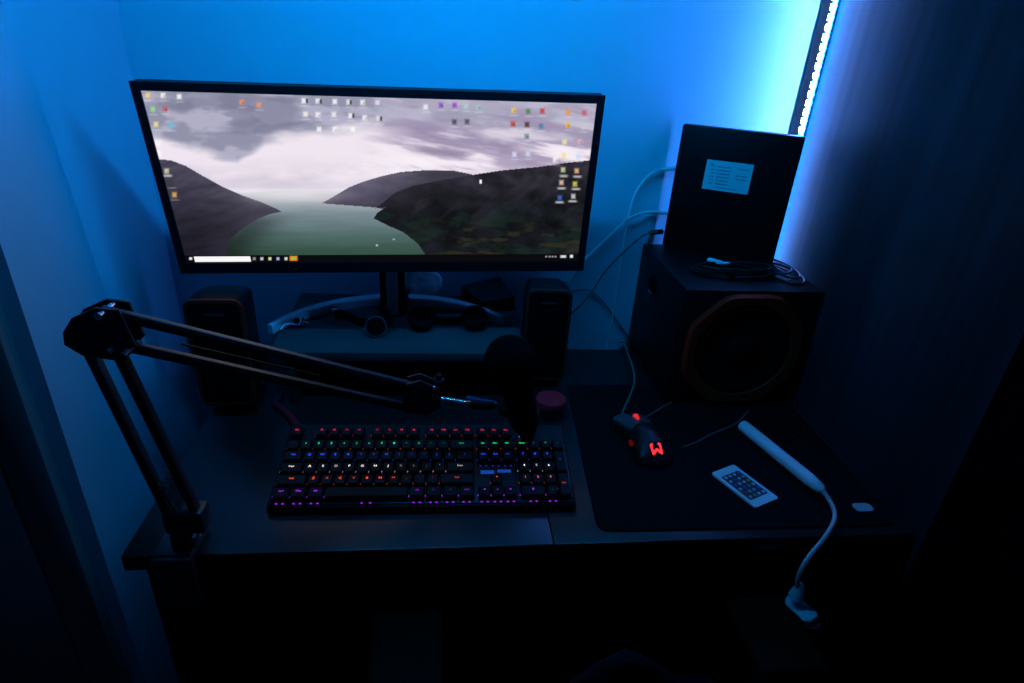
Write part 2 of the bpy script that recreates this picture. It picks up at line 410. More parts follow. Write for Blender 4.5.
# far hazy ridge on the right, then the near dark hillside
def hill(pts, c_top, c_bot, depth, seed, extra=0.0, xmin=None, sub=None):
    global img
    xs = [p[0] for p in pts]
    yr = ridge(pts) + (fbm(PX / 9, PX * 0 + .5, seed) - .5) * 1.6
    mk = (PY > yr) & (PX >= min(xs)) & (PX <= max(xs))
    if sub is not None: mk &= sub
    t = np.clip((PY - yr) / depth, 0, 1)
    c = np.array(c_top) * (1 - t[..., None]) + np.array(c_bot) * t[..., None]
    c = c * (1 + (fbm(PX / 14, PY / 7, seed + 5) - .5) * extra)[..., None]
    img[mk] = c[mk]
    return mk
far = poly_mask([(318, 204), (332, 196), (345, 188), (360, 182), (378, 176.5), (398, 172), (425, 170), (452, 170.5), (470, 174), (470, 215), (400, 214), (372, 208), (345, 206)])
t = np.clip((PY - 172) / 34, 0, 1)
tx = sstep(318, 430, PX + (PY - 190) * 1.2)
fc = mixc(np.broadcast_to(np.array((150, 143, 166), float), PX.shape + (3,)), (74, 70, 92), np.clip(.25 + t * .7, 0, 1))
fc = mixc(fc, (52, 50, 62), tx * .8) * (1 + (fbm(PX / 16, PY / 7, 15) - .5) * .4)[..., None]
img[far] = fc[far]
nearR = poly_mask([(370, 219), (374, 213), (384, 207), (372, 209), (392, 193), (410, 186), (440, 180), (468, 175), (500, 170), (540, 166), (566, 162), (600, 158), (600, 270), (425, 270), (421, 254), (414, 244), (400, 233), (384, 226)])
t = np.clip((PY - 170) / 40, 0, 1)
cR = np.array((54, 51, 63)) * (1 - t[..., None]) + np.array((27, 30, 36)) * t[..., None]
cR = cR * (1 + (fbm(PX / 22 - PY / 16, PY / 16 + PX / 30, 91) - .5) * 1.3)[..., None]
cR = mixc(cR, (84, 78, 92), sstep(.5, .75, fbm(PX / 16 + PY / 14, PY / 34 - PX / 70, 61)) * (1 - sstep(205, 240, PY)) * .3)
cR = mixc(cR, (66, 62, 76), (1 - sstep(395, 450, PX)) * (1 - sstep(195, 222, PY)) * .6)
olive = sstep(.5, .66, fbm(PX / 16 + 4, PY / 5, 120)) * sstep(212, 238, PY) * sstep(405, 440, PX)
cR = mixc(cR, (70, 66, 44), olive * .6)
cR = mixc(cR, (30, 58, 44), (sstep(.45, .62, fbm(PX / 20, PY / 8, 140)) * sstep(195, 225, PY)) * .5)
cR = cR * .82
img[nearR] = cR[nearR]
hl = poly_mask([(120, 158), (157, 161), (168, 161.5), (183, 167), (200, 177), (218, 187), (238, 196), (258, 203), (272, 209), (278, 212.5), (266, 215), (254, 220), (246, 225), (237, 231), (229, 238), (224, 247), (222, 270), (120, 270)])
t = np.clip((PY - 165) / 70, 0, 1)
cL = np.array((88, 84, 106)) * (1 - t[..., None]) + np.array((36, 35, 48)) * t[..., None]
cL = cL * (1 + (fbm(PX / 18, PY / 6 + PX / 30, 55) - .5) * .6)[..., None]
hz = np.exp(-((PX - 285) / 60) ** 2) * .35; cL = mixc(cL, (150, 146, 166), hz)
cL = cL * .86
img[hl] = cL[hl]
# mist where the hill meets the water
img = mixc(img, (225, 222, 232), np.exp(-((PY - 197) / 7) ** 2) * np.exp(-((PX - 290) / 45) ** 2) * .55)
# desktop icons: (x, y, colour, second colour)
def dab(x, y, w, h, c, soft=.35, a=1.0):
    global img
    dx = np.abs(PX - x) / (w / 2); dy = np.abs(PY - y) / (h / 2); r_ = np.maximum(dx, dy)
    img = mixc(img, c, (1 - sstep(1 - soft, 1 + soft, r_)) * a)
WHT = (252, 252, 252)
icons = [(146, 97, (240, 215, 120)), (161, 97, WHT), (177, 98, WHT), (151, 111, (150, 225, 140)), (163, 110.5, (205, 90, 100)), (154, 126, (245, 225, 150)), (169, 127, (100, 190, 220)),
         (239, 103, (240, 150, 110)), (256, 105.5, (240, 150, 110)), (301, 101, WHT), (315, 101, WHT), (332, 101.5, WHT), (346, 101.8, (240, 240, 230)), (360, 102, WHT), (375, 102, (225, 225, 240)),
         (302.5, 114.5, (250, 240, 230)), (315, 115, WHT), (331, 114.5, (235, 240, 235)), (348, 115.5, WHT), (362, 117.5, WHT), (376, 118, (225, 225, 225)), (316, 129.5, WHT), (332, 129.5, WHT), (350, 129.5, WHT),
         (424, 106, (240, 240, 245)), (439.5, 104, (140, 90, 200)), (453.5, 104, (150, 70, 200)), (465, 105, (170, 210, 200)), (478, 105.5, (160, 200, 200)), (453, 121, (70, 70, 90)), (466, 120.5, (70, 80, 90)),
         (514, 108.5, (245, 205, 90)), (529, 109.5, (80, 130, 90)), (543.5, 109, (200, 60, 60)), (513, 122.5, (200, 70, 60)), (527.5, 123, (80, 50, 40)), (542, 124.5, (90, 120, 170)), (527, 135, (120, 140, 140)),
         (570.5, 110, (240, 150, 60)), (587, 110.5, (200, 90, 100)), (569.5, 123, (245, 180, 60)), (586, 125, (200, 200, 205)), (566, 140.5, (240, 225, 180)), (582, 140, (225, 180, 180)), (565, 154.5, (245, 220, 150)), (580, 155.5, (200, 215, 250)), (556, 159, WHT), (514, 153.5, (215, 220, 245)), (528, 153, (205, 215, 240)),
         (564, 169, (215, 235, 170)), (578, 170, (245, 190, 140)), (562, 182, (240, 200, 170)), (576, 183.5, (225, 225, 90)), (560, 197.5, (60, 110, 200)), (574, 196, (215, 215, 225)),
         (164.5, 172.5, (230, 225, 190)), (169, 184, (60, 60, 60)), (172, 196, (230, 180, 90))]
for k, (x, y, c) in enumerate(icons):
    dab(x, y, 4.4, 5.0, c, .6, .85)
    if k % 3 == 1: dab(x + 1.0, y + .8, 2, 2.2, tuple(v * .65 for v in c), .6, .6)
    dab(x + .4, y + 5.2, 7.5, 1.3, (240, 240, 245), .7, .32)
for x, y in ((304, 101), (318, 101.5), (348, 102), (350.5, 115.5), (378.5, 118.3)):
    dab(x, y, 2.2, 4.5, (70, 80, 90), .4)
for x, y in ((155.5, 145), (156, 155)): dab(x, y, 7, 6, (250, 248, 252), .6, .7)
for x, y in ((165.5, 177), (578.5, 176), (564.5, 175.5), (562, 188), (577, 188.5), (559.5, 202), (573, 201)): dab(x, y, 8, 2.2, (200, 200, 200), .5, .8)
dab(479, 181.5, 2.4, 4, WHT, .4); dab(373, 246, 2, 2, (170, 200, 190), .5); dab(390, 240, 2, 1.5, (150, 190, 180), .5)
# taskbar
tb = vv > .951
img[tb] = (10, 11, 14)
dab(187.8, 259.3, 3, 2.6, (235, 235, 240), .3)
bx0, by0 = q2uv(191, 259); bx1, by1 = q2uv(246.5, 259)
img[(uu > bx0) & (uu < bx1) & (vv > .957) & (vv < .993)] = (250, 248, 250)
for x, c in ((250.5, (140, 140, 145)), (258, (200, 200, 205)), (266, (225, 225, 140)), (274, (170, 180, 235)), (282, (225, 225, 215))): dab(x, 259.4, 3, 3, c, .4)
dab(289.5, 259, 8, 5, (235, 120, 30), .15); dab(289.5, 259, 4.5, 3, (130, 200, 70), .2)
for x in (545, 548.5, 551.5, 554.5): dab(x, 257.3, 2, 1.6, (190, 190, 195), .5, .8)
dab(562.5, 257.2, 6, 2.6, (225, 225, 225), .4); dab(571, 257, 3.2, 3, (240, 240, 240), .4)
img = np.clip(img / 255., 0, 1)
imgl = np.where(img <= .04045, img / 12.92, ((img + .055) / 1.055) ** 2.4)
me = bpy.data.meshes.new('screen')
co = np.stack([SL + (SR - SL) * uu, ST + (SB - ST) * vv, np.full_like(uu, .0012)], -1).reshape(-1, 3)
idx = np.arange(NX * NY).reshape(NY, NX)
quads = np.stack([idx[1:, :-1], idx[1:, 1:], idx[:-1, 1:], idx[:-1, :-1]], -1).reshape(-1, 4)
me.vertices.add(len(co)); me.loops.add(quads.size); me.polygons.add(len(quads))
ML = mon.matrix_basis.inverted() @ MM
cw = np.c_[co, np.ones(len(co))] @ np.array(ML).T
me.vertices.foreach_set('co', cw[:, :3].astype(np.float32).ravel())
me.loops.foreach_set('vertex_index', quads.ravel().astype(np.int32))
me.polygons.foreach_set('loop_start', (np.arange(len(quads)) * 4).astype(np.int32))
me.update(calc_edges=True); me.validate()
ca = me.color_attributes.new('picture', 'FLOAT_COLOR', 'POINT')
ca.data.foreach_set('color', np.c_[imgl.reshape(-1, 3), np.ones(NX * NY)].astype(np.float32).ravel())
M_screen = bpy.data.materials.new('lit_screen'); M_screen.use_nodes = True
nt = M_screen.node_tree; nt.nodes.remove(nt.nodes['Principled BSDF'])
an = nt.nodes.new('ShaderNodeAttribute'); an.attribute_name = 'picture'
en = nt.nodes.new('ShaderNodeEmission'); en.inputs['Strength'].default_value = 1.0
nt.links.new(an.outputs['Color'], en.inputs['Color']); nt.links.new(en.outputs[0], nt.nodes['Material Output'].inputs['Surface'])
me.materials.append(M_screen)
so = bpy.data.objects.new('screen', me); COL.objects.link(so); so.parent = mon
so['label'] = 'lit screen with a lake between dark hills, icons and a taskbar'
# neck and crescent foot
build('neck_cover', MB().box((.447, -.0745, .96), (.022, .004, .19), .0015), M_standm, mon, True)['label'] = 'grey strip down the neck'
build('neck', MB().box((.447, -.06, .985), (.05, .026, .25), .006).box((.447, -.1, 1.1), (.08, .09, .05), .008), M_blk, mon, True)
arc = []
A0, A1, A2 = Vector((.226, -.16)), Vector((.435, -.007)), Vector((.668, -.108))
def circ3(a, b, c):
    d_ = 2 * (a.x * (b.y - c.y) + b.x * (c.y - a.y) + c.x * (a.y - b.y))
    ux = ((a.length_squared) * (b.y - c.y) + b.length_squared * (c.y - a.y) + c.length_squared * (a.y - b.y)) / d_
    uy = ((a.length_squared) * (c.x - b.x) + b.length_squared * (a.x - c.x) + c.length_squared * (b.x - a.x)) / d_
    return Vector((ux, uy))
cc = circ3(A0, A1, A2); rr_ = (A0 - cc).length
a0 = math.atan2(A0.y - cc.y, A0.x - cc.x); a1 = math.atan2(A2.y - cc.y, A2.x - cc.x)
rings = []
for k in range(41):
    t = k / 40; a = a0 + (a1 - a0) * t
    w = .011 + .012 * math.sin(math.pi * t); h = .02
    di = Vector((math.cos(a), math.sin(a), 0)); p = Vector((cc.x, cc.y, 0)) + di * rr_
    rings.append([p - di * w * .5 + Vector((0, 0, RZ + .001)), p + di * w * .5 + Vector((0, 0, RZ + .001)), p + di * w * .5 + Vector((0, 0, RZ + h - .002)), p + di * (w * .5 - .002) + Vector((0, 0, RZ + h)), p - di * (w * .5 - .002) + Vector((0, 0, RZ + h)), p - di * w * .5 + Vector((0, 0, RZ + h - .002))])
ft = build('crescent_foot', MB().rings(rings), M_standm, mon, True); ft['label'] = 'glossy grey crescent foot'
build('neck_plate', MB().box((.447, -.012, RZ + .011), (.06, .1, .02), .004), M_blk, mon, True)

# ------------------------------------------------------------------ keyboard
KT = math.radians(10.5)
U_ = .0195; RP = .0234
kb = thing('keyboard', 'black backlit gaming keyboard with rainbow rows on the desk', 'keyboard', (.527, -.450, DZ), math.radians(-0.9))
KM = Matrix.Translation((0, 0, .031)) @ Matrix.Rotation(KT, 4, 'X')
def kmb(mb): mb.bm.transform(KM); return mb
KW, KD = 22.5 * U_ + .014, .170
YC0 = .004
cs = MB().box((0, 0, -.008), (KW, KD, .014), .004, 3)
cs = kmb(cs); build('case', cs, M_plate, kb)
build('top_plate', kmb(MB().box((0, 0, .0002), (KW - .008, KD - .008, .003), .001)), M_plate, kb)
for sx in (-1, 1):
    build('foot', MB().hexa([(sx * .18 - .015, .062, .0005), (sx * .18 + .015, .062, .0005), (sx * .18 + .015, .072, .0005), (sx * .18 - .015, .072, .0005), (sx * .18 - .015, .06, .029), (sx * .18 + .015, .06, .029), (sx * .18 + .015, .074, .029), (sx * .18 - .015, .074, .029)]), M_blk, kb)
rowcol = {'red': (255, 25, 75), 'green': (20, 235, 110), 'blue': (45, 70, 255), 'white': (255, 225, 205), 'orange': (255, 75, 40), 'purple': (170, 25, 235)}
M_leg = {}
for k, v in rowcol.items():
    M_leg[k] = [glow(f'legend_{k}_{i}', lin(v), s) for i, s in enumerate((.25, .85, 1.9))]
font_cache = {}
def glyph(txt):
    if txt in font_cache: return font_cache[txt]
    cu = bpy.data.curves.new('t', 'FONT'); cu.body = txt; cu.size = 1.0; cu.align_x = 'CENTER'; cu.align_y = 'CENTER'; cu.resolution_u = 2
    ob = bpy.data.objects.new('t', cu); COL.objects.link(ob)
    dg = bpy.context.evaluated_depsgraph_get(); mm = ob.evaluated_get(dg).to_mesh()
    vs = [v.co.copy() for v in mm.vertices]; fs = [tuple(p.vertices) for p in mm.polygons]
    ob.evaluated_get(dg).to_mesh_clear(); bpy.data.objects.remove(ob); bpy.data.curves.remove(cu)
    font_cache[txt] = (vs, fs); return vs, fs
def add_glyph(mb, txt, x, y, z, size, T=None, wx=1.0):
    vs, fs = glyph(txt); bv = []
    for v in vs:
        p = Vector((x + v.x * size * wx, y + v.y * size, z))
        bv.append(mb.bm.verts.new(T @ p if T is not None else p))
    for f in fs:
        try: q = mb.bm.faces.new([bv[i] for i in f]); q.material_index = mb.mi
        except ValueError: pass
rows = []   # (row, x in units, width, legend)
def addrow(r, x, items):
    for it in items:
        if isinstance(it, (int, float)): x += it; continue
        w, tx = it if isinstance(it, tuple) else (1, it)
        rows.append((r, x + w / 2, w, tx)); x += w
addrow(0, 0, ['Esc', 1, 'F1', 'F2', 'F3', 'F4', .5, 'F5', 'F6', 'F7', 'F8', .5, 'F9', 'F10', 'F11', 'F12', .25, 'Prt', 'Scr', 'Pau'])
addrow(1, 0, list('`1234567890-=') + [(2, 'Back'), .25, 'Ins', 'Hm', 'PU', .25, 'Num', '/', '*', '-'])
addrow(2, 0, [(1.5, 'Tab')] + list('QWERTYUIOP[]') + [(1.5, '\\'), .25, 'Del', 'End', 'PD', .25, '7', '8', '9'])
addrow(3, 0, [(1.75, 'Caps')] + list("ASDFGHJKL;'") + [(2.25, 'Enter'), 3.5, '4', '5', '6'])
addrow(4, 0, [(2.25, 'Shift')] + list('ZXCVBNM,./') + [(2.75, 'Shift'), 1.25, '^', 1.25, '1', '2', '3'])
addrow(5, 0, [(1.25, 'Ctrl'), (1.25, 'Win'), (1.25, 'Alt'), (6.25, ''), (1.25, 'Alt'), (1.25, 'Fn'), (1.25, '='), (1.25, 'Ctrl'), .25, '<', 'v', '>', .25, (2, '0'), '.'])
tall = [(2, 21.5 + .5, '+'), (4, 21.5 + .5, 'Ent')]
rc = ['red', 'green', 'blue', 'white', 'orange', 'purple']
ytop = KD / 2 - .0285
def rowy(r): return ytop - (r * RP + (.006 if r > 0 else 0))
def keycap(cx, cy, w, h, txt, colname, lvl):
    mb = MB(); z0, z1 = .0045, .0115
    a, b = (w - .0016) / 2, (h - .0024) / 2; c, d_ = a - .0022, b - .0026
    mb.rings([[Vector((cx + sx * a, cy + sy * b, z0)) for sx, sy in ((-1, -1), (1, -1), (1, 1), (-1, 1))],
              [Vector((cx + sx * (a - .0004), cy + sy * (b - .0004), z0 + .003)) for sx, sy in ((-1, -1), (1, -1), (1, 1), (-1, 1))],
              [Vector((cx + sx * c, cy + sy * d_ + .0006, z1)) for sx, sy in ((-1, -1), (1, -1), (1, 1), (-1, 1))]])
    mb.mi = 1
    if txt:
        n = len(txt); s = .0058 if n == 1 else (.0046 if n <= 3 else .0042)
        add_glyph(mb, txt, cx, cy + .0022, z1 + .0002, s, None, 1.15 if n == 1 else 1.0)
    mb = kmb(mb)
    return mb, [M_key, M_leg[colname][lvl]]
extra = MB(); nkey = 0
allkeys = []
for r, x, w, tx in rows: allkeys.append((x, rowy(r), w * U_, RP, tx, rc[r], r))
for r, x, tx in tall: allkeys.append((x, (rowy(r) + rowy(r + 1)) / 2, U_, 2 * RP, tx, rc[r], r))
X0 = -22.5 * U_ / 2
allkeys.sort(key=lambda k: k[1])
for x, y, w, h, tx, cn, r in allkeys:
    xc = X0 + x * U_
    lvl = 2 if rnd.random() < .7 else 1
    if 8.5 < x < 15 and r in (1, 2, 3, 4, 5): lvl = 1 if rnd.random() < .4 else 0
    mb, ms = keycap(xc, y, w, h, tx, cn, lvl)
    nkey += 1
    if nkey <= 100:
        o = build('keycap', mb, ms, kb)
    else:
        extra_list = globals().setdefault('XK', []); extra_list.append((xc, y, w, h, tx, cn, lvl))
        mb.bm.free()
XK = globals().get('XK', [])
if XK:
    em = bpy.data.meshes.new('rear_keycaps'); bmx = MB(); bmx.bm.free(); bmx.bm = bmesh.new()
    for (xc, y, w, h, tx, cn, lvl) in XK:
        mb, ms = keycap(xc, y, w, h, tx, cn, lvl)
        tmp = bpy.data.meshes.new('tmp'); mb.bm.to_mesh(tmp); mb.bm.free(); bmx.bm.from_mesh(tmp); bpy.data.meshes.remove(tmp)
    o = build('rear_keycaps', bmx, [M_key, M_leg['red'][2]], kb); o['kind'] = 'stuff'
# switch lamps and their reflected light on the plate, put in as glowing dots
plate_dots = {c: MB() for c in rc}
for x, y, w, h, tx, cn, r in allkeys:
    xc = X0 + x * U_
    for dx in (-.5,):
        plate_dots['orange' if r == 1 else cn].box((xc + dx * w + .0, y - .002, .0028), (.0012, .0024, .0012))
for x, y, w, h, tx, cn, r in allkeys:
    if r == 5:
        xc = X0 + x * U_
        for dx in ((-.0045, .0045) if tx else (-.006, .006)):
            plate_dots['purple'].box((xc + dx, y - RP / 2 - .002, .0028), (.003, .0016, .0012))  # key light reflected on the front lip, built as glowing dots
    if r == 2 and tx in ('Del', 'End', 'PD'):
        xc = X0 + x * U_
        for dx in (-.0045, .0045): plate_dots['blue'].box((xc + dx, y - RP / 2 - .003, .0028), (.003, .0016, .0012))
for c in rc:
    if c == 'white': mlev = 0
    lo = build('plate_light_dots', plate_dots[c], M_leg[c][1 if c == 'purple' else 0], kb)
    lo.data.transform(KM); lo['kind'] = 'stuff'
refl = MB().box((X0 + 16.05 * U_, rowy(3) - .004, .0026), (.021, .0065, .001)).box((X0 + 17.4 * U_, rowy(3) - .002, .0026), (.021, .005, .001))  # monitor reflection on the plate, built as weakly glowing bars
build('screen_reflection', kmb(refl), glow('screen_reflection', lin((35, 100, 235)), .42), kb)
build('indicator_lamp', kmb(MB().box((X0 + 19.0 * U_, rowy(0) - .002, .0026), (.0025, .0025, .0012))), glow('indicator', lin((200, 200, 255)), 1.6), kb)

# ------------------------------------------------------------------ mouse pad
pc = [(.803, -.168), (1.252, -.168), (1.248, -.583), (.776, -.579)]
pad = MB(); cx_, cy2 = 1.02, -.375
pts = []
for i in range(4):
    p = Vector(pc[i]); a = Vector(pc[i - 1]); b = Vector(pc[(i + 1) % 4]); r = .022
    da = (a - p).normalized() * r; db = (b - p).normalized() * r
    for k in range(7):
        t = k / 6; q = (1 - t) ** 2 * (p + da) + 2 * t * (1 - t) * p + t * t * (p + db); pts.append((q.x, q.y))
pad.prism(pts, DZ + .0003, DZ + .0035)
pd = thing('mousepad', 'large black mouse pad covering the right half of the desk', 'mouse pad', (cx_, cy2, DZ))
build('cloth', pad, M_pad, pd, True)
lg = at(864, 507, 2, DZ + .004)
build('logo_print', MB().prism([(lg.x + .016 * math.cos(a) - .002, lg.y + .012 * math.sin(a) * (1 + .25 * math.cos(2 * a))) for a in (2 * math.pi * k / 20 for k in range(20))], DZ + .0035, DZ + .0042), M_logo, pd, True)['label'] = 'pale oval printed mark'
PZ = DZ + .0036

# ------------------------------------------------------------------ mouse
ms = thing('gaming_mouse', 'black gaming mouse glowing red on the mouse pad', 'mouse', (.903, -.372, PZ), math.radians(8))
LS = 1.13   # length of the shell relative to its profile
def mouse_sec(y):
    t = (y + .062) / .124
    w = .031 + .004 * math.cos(t * math.pi * 2) - .003 * math.exp(-((t - .5) / .2) ** 2)
    w *= (1 - max(0, (.14 - t) / .14) ** 2.2 * .75) * (1 - max(0, (t - .93) / .07) ** 2 * .18)
    h = .039 * (math.sin(min(1, max(.0, .18 + t * .95)) * math.pi) ** .65) if t < .9 else 0
    h = np.interp(t, [0, .08, .2, .38, .55, .75, .92, 1], [.006, .019, .031, .039, .038, .031, .022, .016])
    return w, h
secs = []
for k in range(25):
    y = -.062 + .124 * k / 24; w, h = mouse_sec(y); ring = []
    for j in range(24):
        a = 2 * math.pi * j / 24; c_, s_ = math.cos(a), math.sin(a)
        zz = (abs(s_) ** .75) * math.copysign(1, s_)
        ring.append(Vector((w * math.copysign(abs(c_) ** .7, c_), y * LS, .003 + max(-.003, zz * (h - .003) if zz > 0 else zz * .003))))
    secs.append(ring)
build('shell', MB().rings(secs), M_mouse, ms, False, 50)
for sx, nm in ((-1, 'button'), (1, 'button')):
    rg = []
    for k in range(9):
        y = .006 + .057 * k / 8; w, h = mouse_sec(min(y, .0615))
        rg.append([Vector((sx * .0045, y * LS, h + .0005)), Vector((sx * .0045, y * LS, h + .0026)), Vector((sx * w * .55, y * LS, h + .0012)), Vector((sx * w * .92, y * LS, h * .72 + .001)), Vector((sx * w * .92, y * LS, h * .6))])
    build(nm, MB().rings(rg), mat('button_sheen', (.07, .07, .075), .35), ms)
M_redg = glow('red_light', lin((255, 50, 60)), .7)
build('scroll_wheel', MB().lathe([(.006, -.0032), (.0095, -.0022), (.0095, .0022), (.006, .0032)], (0, .036, .0292), (1, 0, 0), 20), M_redg, ms)['label'] = 'scroll wheel glowing red'
# mark on the palm rest: two strokes and a dip, glowing red
lgm = MB()
def lrib(x0, y0, x1, y1, w):
    d_ = Vector((x1 - x0, y1 - y0)).normalized(); n_ = Vector((-d_.y, d_.x)) * w / 2
    def hz(x, y):
        return mouse_sec(y / LS)[1] * (1 - .28 * (abs(x) / .03) ** 2.2) + .0008
    p = [(x0 + n_.x, y0 + n_.y), (x0 - n_.x, y0 - n_.y), (x1 - n_.x, y1 - n_.y), (x1 + n_.x, y1 + n_.y)]
    lgm.hexa([Vector((x, y, hz(x, y) - .001)) for x, y in p] + [Vector((x, y, hz(x, y) + .0006)) for x, y in p])
for s in (-1, 1):
    lrib(s * .0085, -.043, s * .0075, -.0575, .0034); lrib(s * .0085, -.043, s * .0048, -.0435, .003); lrib(s * .0075, -.0565, 0, -.0505, .0034)
build('light_mark', lgm, glow('mark_light', lin((255, 45, 55)), 1.6), ms)['label'] = 'red glowing angular mark'
build('side_light', MB().box((-.0305, -.016, .017), (.005, .011, .009), .002), glow('side_light', lin((255, 45, 35)), .08), ms)['label'] = 'dim red side light'
p_in = ms.matrix_basis @ Vector((0, .0715, .010))
cab = smooth_path([p_in, (p_in.x - .002, p_in.y + .02, PZ + .006), tuple(at(634, 385, 2, PZ + .003)), tuple(at(633, 368, 2, DZ + .003)), tuple(at(629, 357, 2, DZ + .003)), (.974, .002, DZ + .0045), (.974, .018, DZ + .002), (.974, .027, DZ - .025)], 8)
build('cable', MB().tube(cab, .0023, 8), M_greencable, ms, True)['label'] = 'greenish grey mouse cable'

# ------------------------------------------------------------------ remote
rp = [at(713, 473, 2, PZ + .006), at(757, 508, 2, PZ + .006), at(778, 495, 2, PZ + .006), at(733, 462, 2, PZ + .006)]
rc_ = sum(rp, Vector()) / 4; ldir = ((rp[1] + rp[2]) - (rp[0] + rp[3])).normalized()
rm = thing('remote_control', 'thin white card remote with coloured buttons on the mouse pad', 'remote', (rc_.x, rc_.y, PZ), math.atan2(ldir.y, ldir.x))
RL, RW = .093, .053
build('body', MB().prism(rrect(RL, RW, .004), .0003, .0036), M_white, rm)
build('key_sheet', MB().prism(rrect(.062, .041, .003), .0034, .0040), mat('key_sheet', (.02, .02, .03), .5), rm)
bcols = [(.6, .6, .6), (.5, .05, .05), (.05, .4, .1), (.05, .1, .5), (.6, .5, .1), (.4, .45, .5)]
bm_ = [mat(f'remote_button_{i}', c, .5) for i, c in enumerate(bcols)]
for i in range(6):
    for j in range(4):
        build('button', MB().lathe([(.0029, 0), (.0029, .0008), (.0022, .0012)], (-.0255 + i * .0102, -.0148 + j * .0099, .0039), (0, 0, 1), 12), bm_[rnd.choice((0, 0, 5, 2, 3, 1, 4))], rm)

# ------------------------------------------------------------------ clip lamp
t0 = at(742, 425, 2, PZ + .012); t1 = at(823, 491, 2, PZ + .014)
lp = thing('clip_lamp', 'white tube clip lamp lying on the mouse pad, bent over the desk edge', 'lamp', (1.09, -.63, .6))
ax = (t1 - t0).normalized(); L = (t1 - t0).length
build('lamp_tube', MB().lathe([(.0075, 0), (.0108, .002), (.0112, .006), (.0112, L - .03), (.0104, L - .022), (.0088, L - .006), (.004, L)], t0 - Vector((0, 0, 0)), ax, 28), M_white, lp, True)
gp = [t1, at(832, 505, 1, -.545), at(834.5, 519, 1, -.585), at(825, 537, 1, -.612), at(809, 557, 1, -.63), at(799, 575, 1, -.637), at(797, 592, 1, -.637)]
build('gooseneck', MB().tube(smooth_path(gp, 8), .0034, 10), mat('gooseneck_rubber', (.5, .5, .5), .4), lp, True)
cb = at(797, 594, 1, -.637)
ca_ = at(816, 615, 1, -.65)
clip = MB()
AW = .62
# upper jaw: a tapered rounded paddle; lower jaw below the armrest
def paddle(p0, p1, w0, w1, th, z_off):
    p0, p1 = Vector(p0), Vector(p1); d_ = (p1 - p0).normalized(); n_ = d_.cross(Vector((0, 0, 1))).normalized(); o_ = n_.cross(d_)
    L_ = (p1 - p0).length; rg = []
    for k in range(9):
        t = k / 8; w = (w0 + (w1 - w0) * t) * (1 if 0 < k < 8 else .55)
        c0 = p0 + d_ * L_ * t + Vector((0, 0, z_off))
        rg.append([c0 + n_ * w * .5 * math.cos(a) + o_ * th * .5 * math.sin(a) for a in (2 * math.pi * j / 16 for j in range(16))])
    return rg
j0 = at(788, 598, 1, -.622); j1 = at(814, 620, 1, -.662)
build('clip_jaw', MB().rings(paddle(j0, j1, .026, .032, .012, 0)), M_white, lp, True)
k0 = at(791, 616, 1, -.622); k1 = at(816, 627, 1, -.662)
build('clip_jaw', MB().rings(paddle(k0, k1, .022, .028, .006, 0)), M_white, lp, True)
build('clip_spring', MB().tube([j0 + Vector((0, 0, -.002)), k0 + Vector((0, 0, .002))], .006, 12), M_chrome, lp, True)
build('neck_socket', MB().lathe([(.011, -.006), (.009, .006), (.005, .02)], cb, (0, 0, 1), 16), M_white, lp, True)

# ------------------------------------------------------------------ chair
chx, chy = .768, -.60
ch = thing('office_chair', 'dark office chair with wooden armrest pushed up to the desk', 'chair', (chx, chy, 0))
build('seat', MB().box((chx, chy - .02, .455), (.46, .44, .07), .03, 4), M_chair, ch, True)
bkr = []
for k in range(17):
    d_ = .30 * (k / 16) ** 1.6; w = .2 * (d_ / .30) ** .6 if k else .004
    z = .785 - d_; yb = -.80 + .0 - .02 * math.sin(d_ * 4)
    bkr.append([Vector((.755 + w * math.copysign(abs(math.cos(a)) ** .8, math.cos(a)), yb + .022 * (.4 + .6 * min(1, d_ / .06)) * math.sin(a), z)) for a in (2 * math.pi * j / 20 for j in range(20))])
build('backrest', MB().rings(list(reversed(bkr))), M_chair, ch, True)
ARMZ = .630
for sx in (-1, 1):
    ax_ = chx + sx * .264
    build('armrest', MB().box((ax_, chy - .07, ARMZ), (.1, .13, .022), .009, 3), M_chairwood, ch, True)
    build('arm_support', MB().tube(smooth_path([(ax_, chy - .06, ARMZ - .01), (ax_, chy - .07, .52), (chx + sx * .20, chy - .06, .43), (chx + sx * .1, chy - .05, .415)], 6), .011, 10), M_steel, ch, True)
build('back_post', MB().tube(smooth_path([(.755, -.80, .6), (.755, -.825, .5), (.755, -.76, .425), (.752, -.62, .415)], 6), .016, 12), M_steel, ch, True)
build('gas_column', MB().lathe([(.035, .09), (.035, .2), (.025, .21), (.025, .40), (.06, .405), (.06, .42)], (chx, chy, 0), (0, 0, 1), 24), M_steel, ch, True)
for k in range(5):
    a = 2 * math.pi * k / 5 + .3; e = Vector((chx + .27 * math.cos(a), chy + .27 * math.sin(a), .075))
    lgx = build('base_leg', MB().bar((chx + .02 * math.cos(a), chy + .02 * math.sin(a), .105), e, .04, .025, (0, 0, 1), .006), M_blk, ch, True)
    build('caster', MB().lathe([(.02, -.02), (.028, -.014), (.028, .014), (.02, .02)], (e.x, e.y, .0285), (-math.sin(a), math.cos(a), 0), 20).tube([(e.x, e.y, .03), (e.x, e.y, .075)], .006), M_blk, lgx, True)

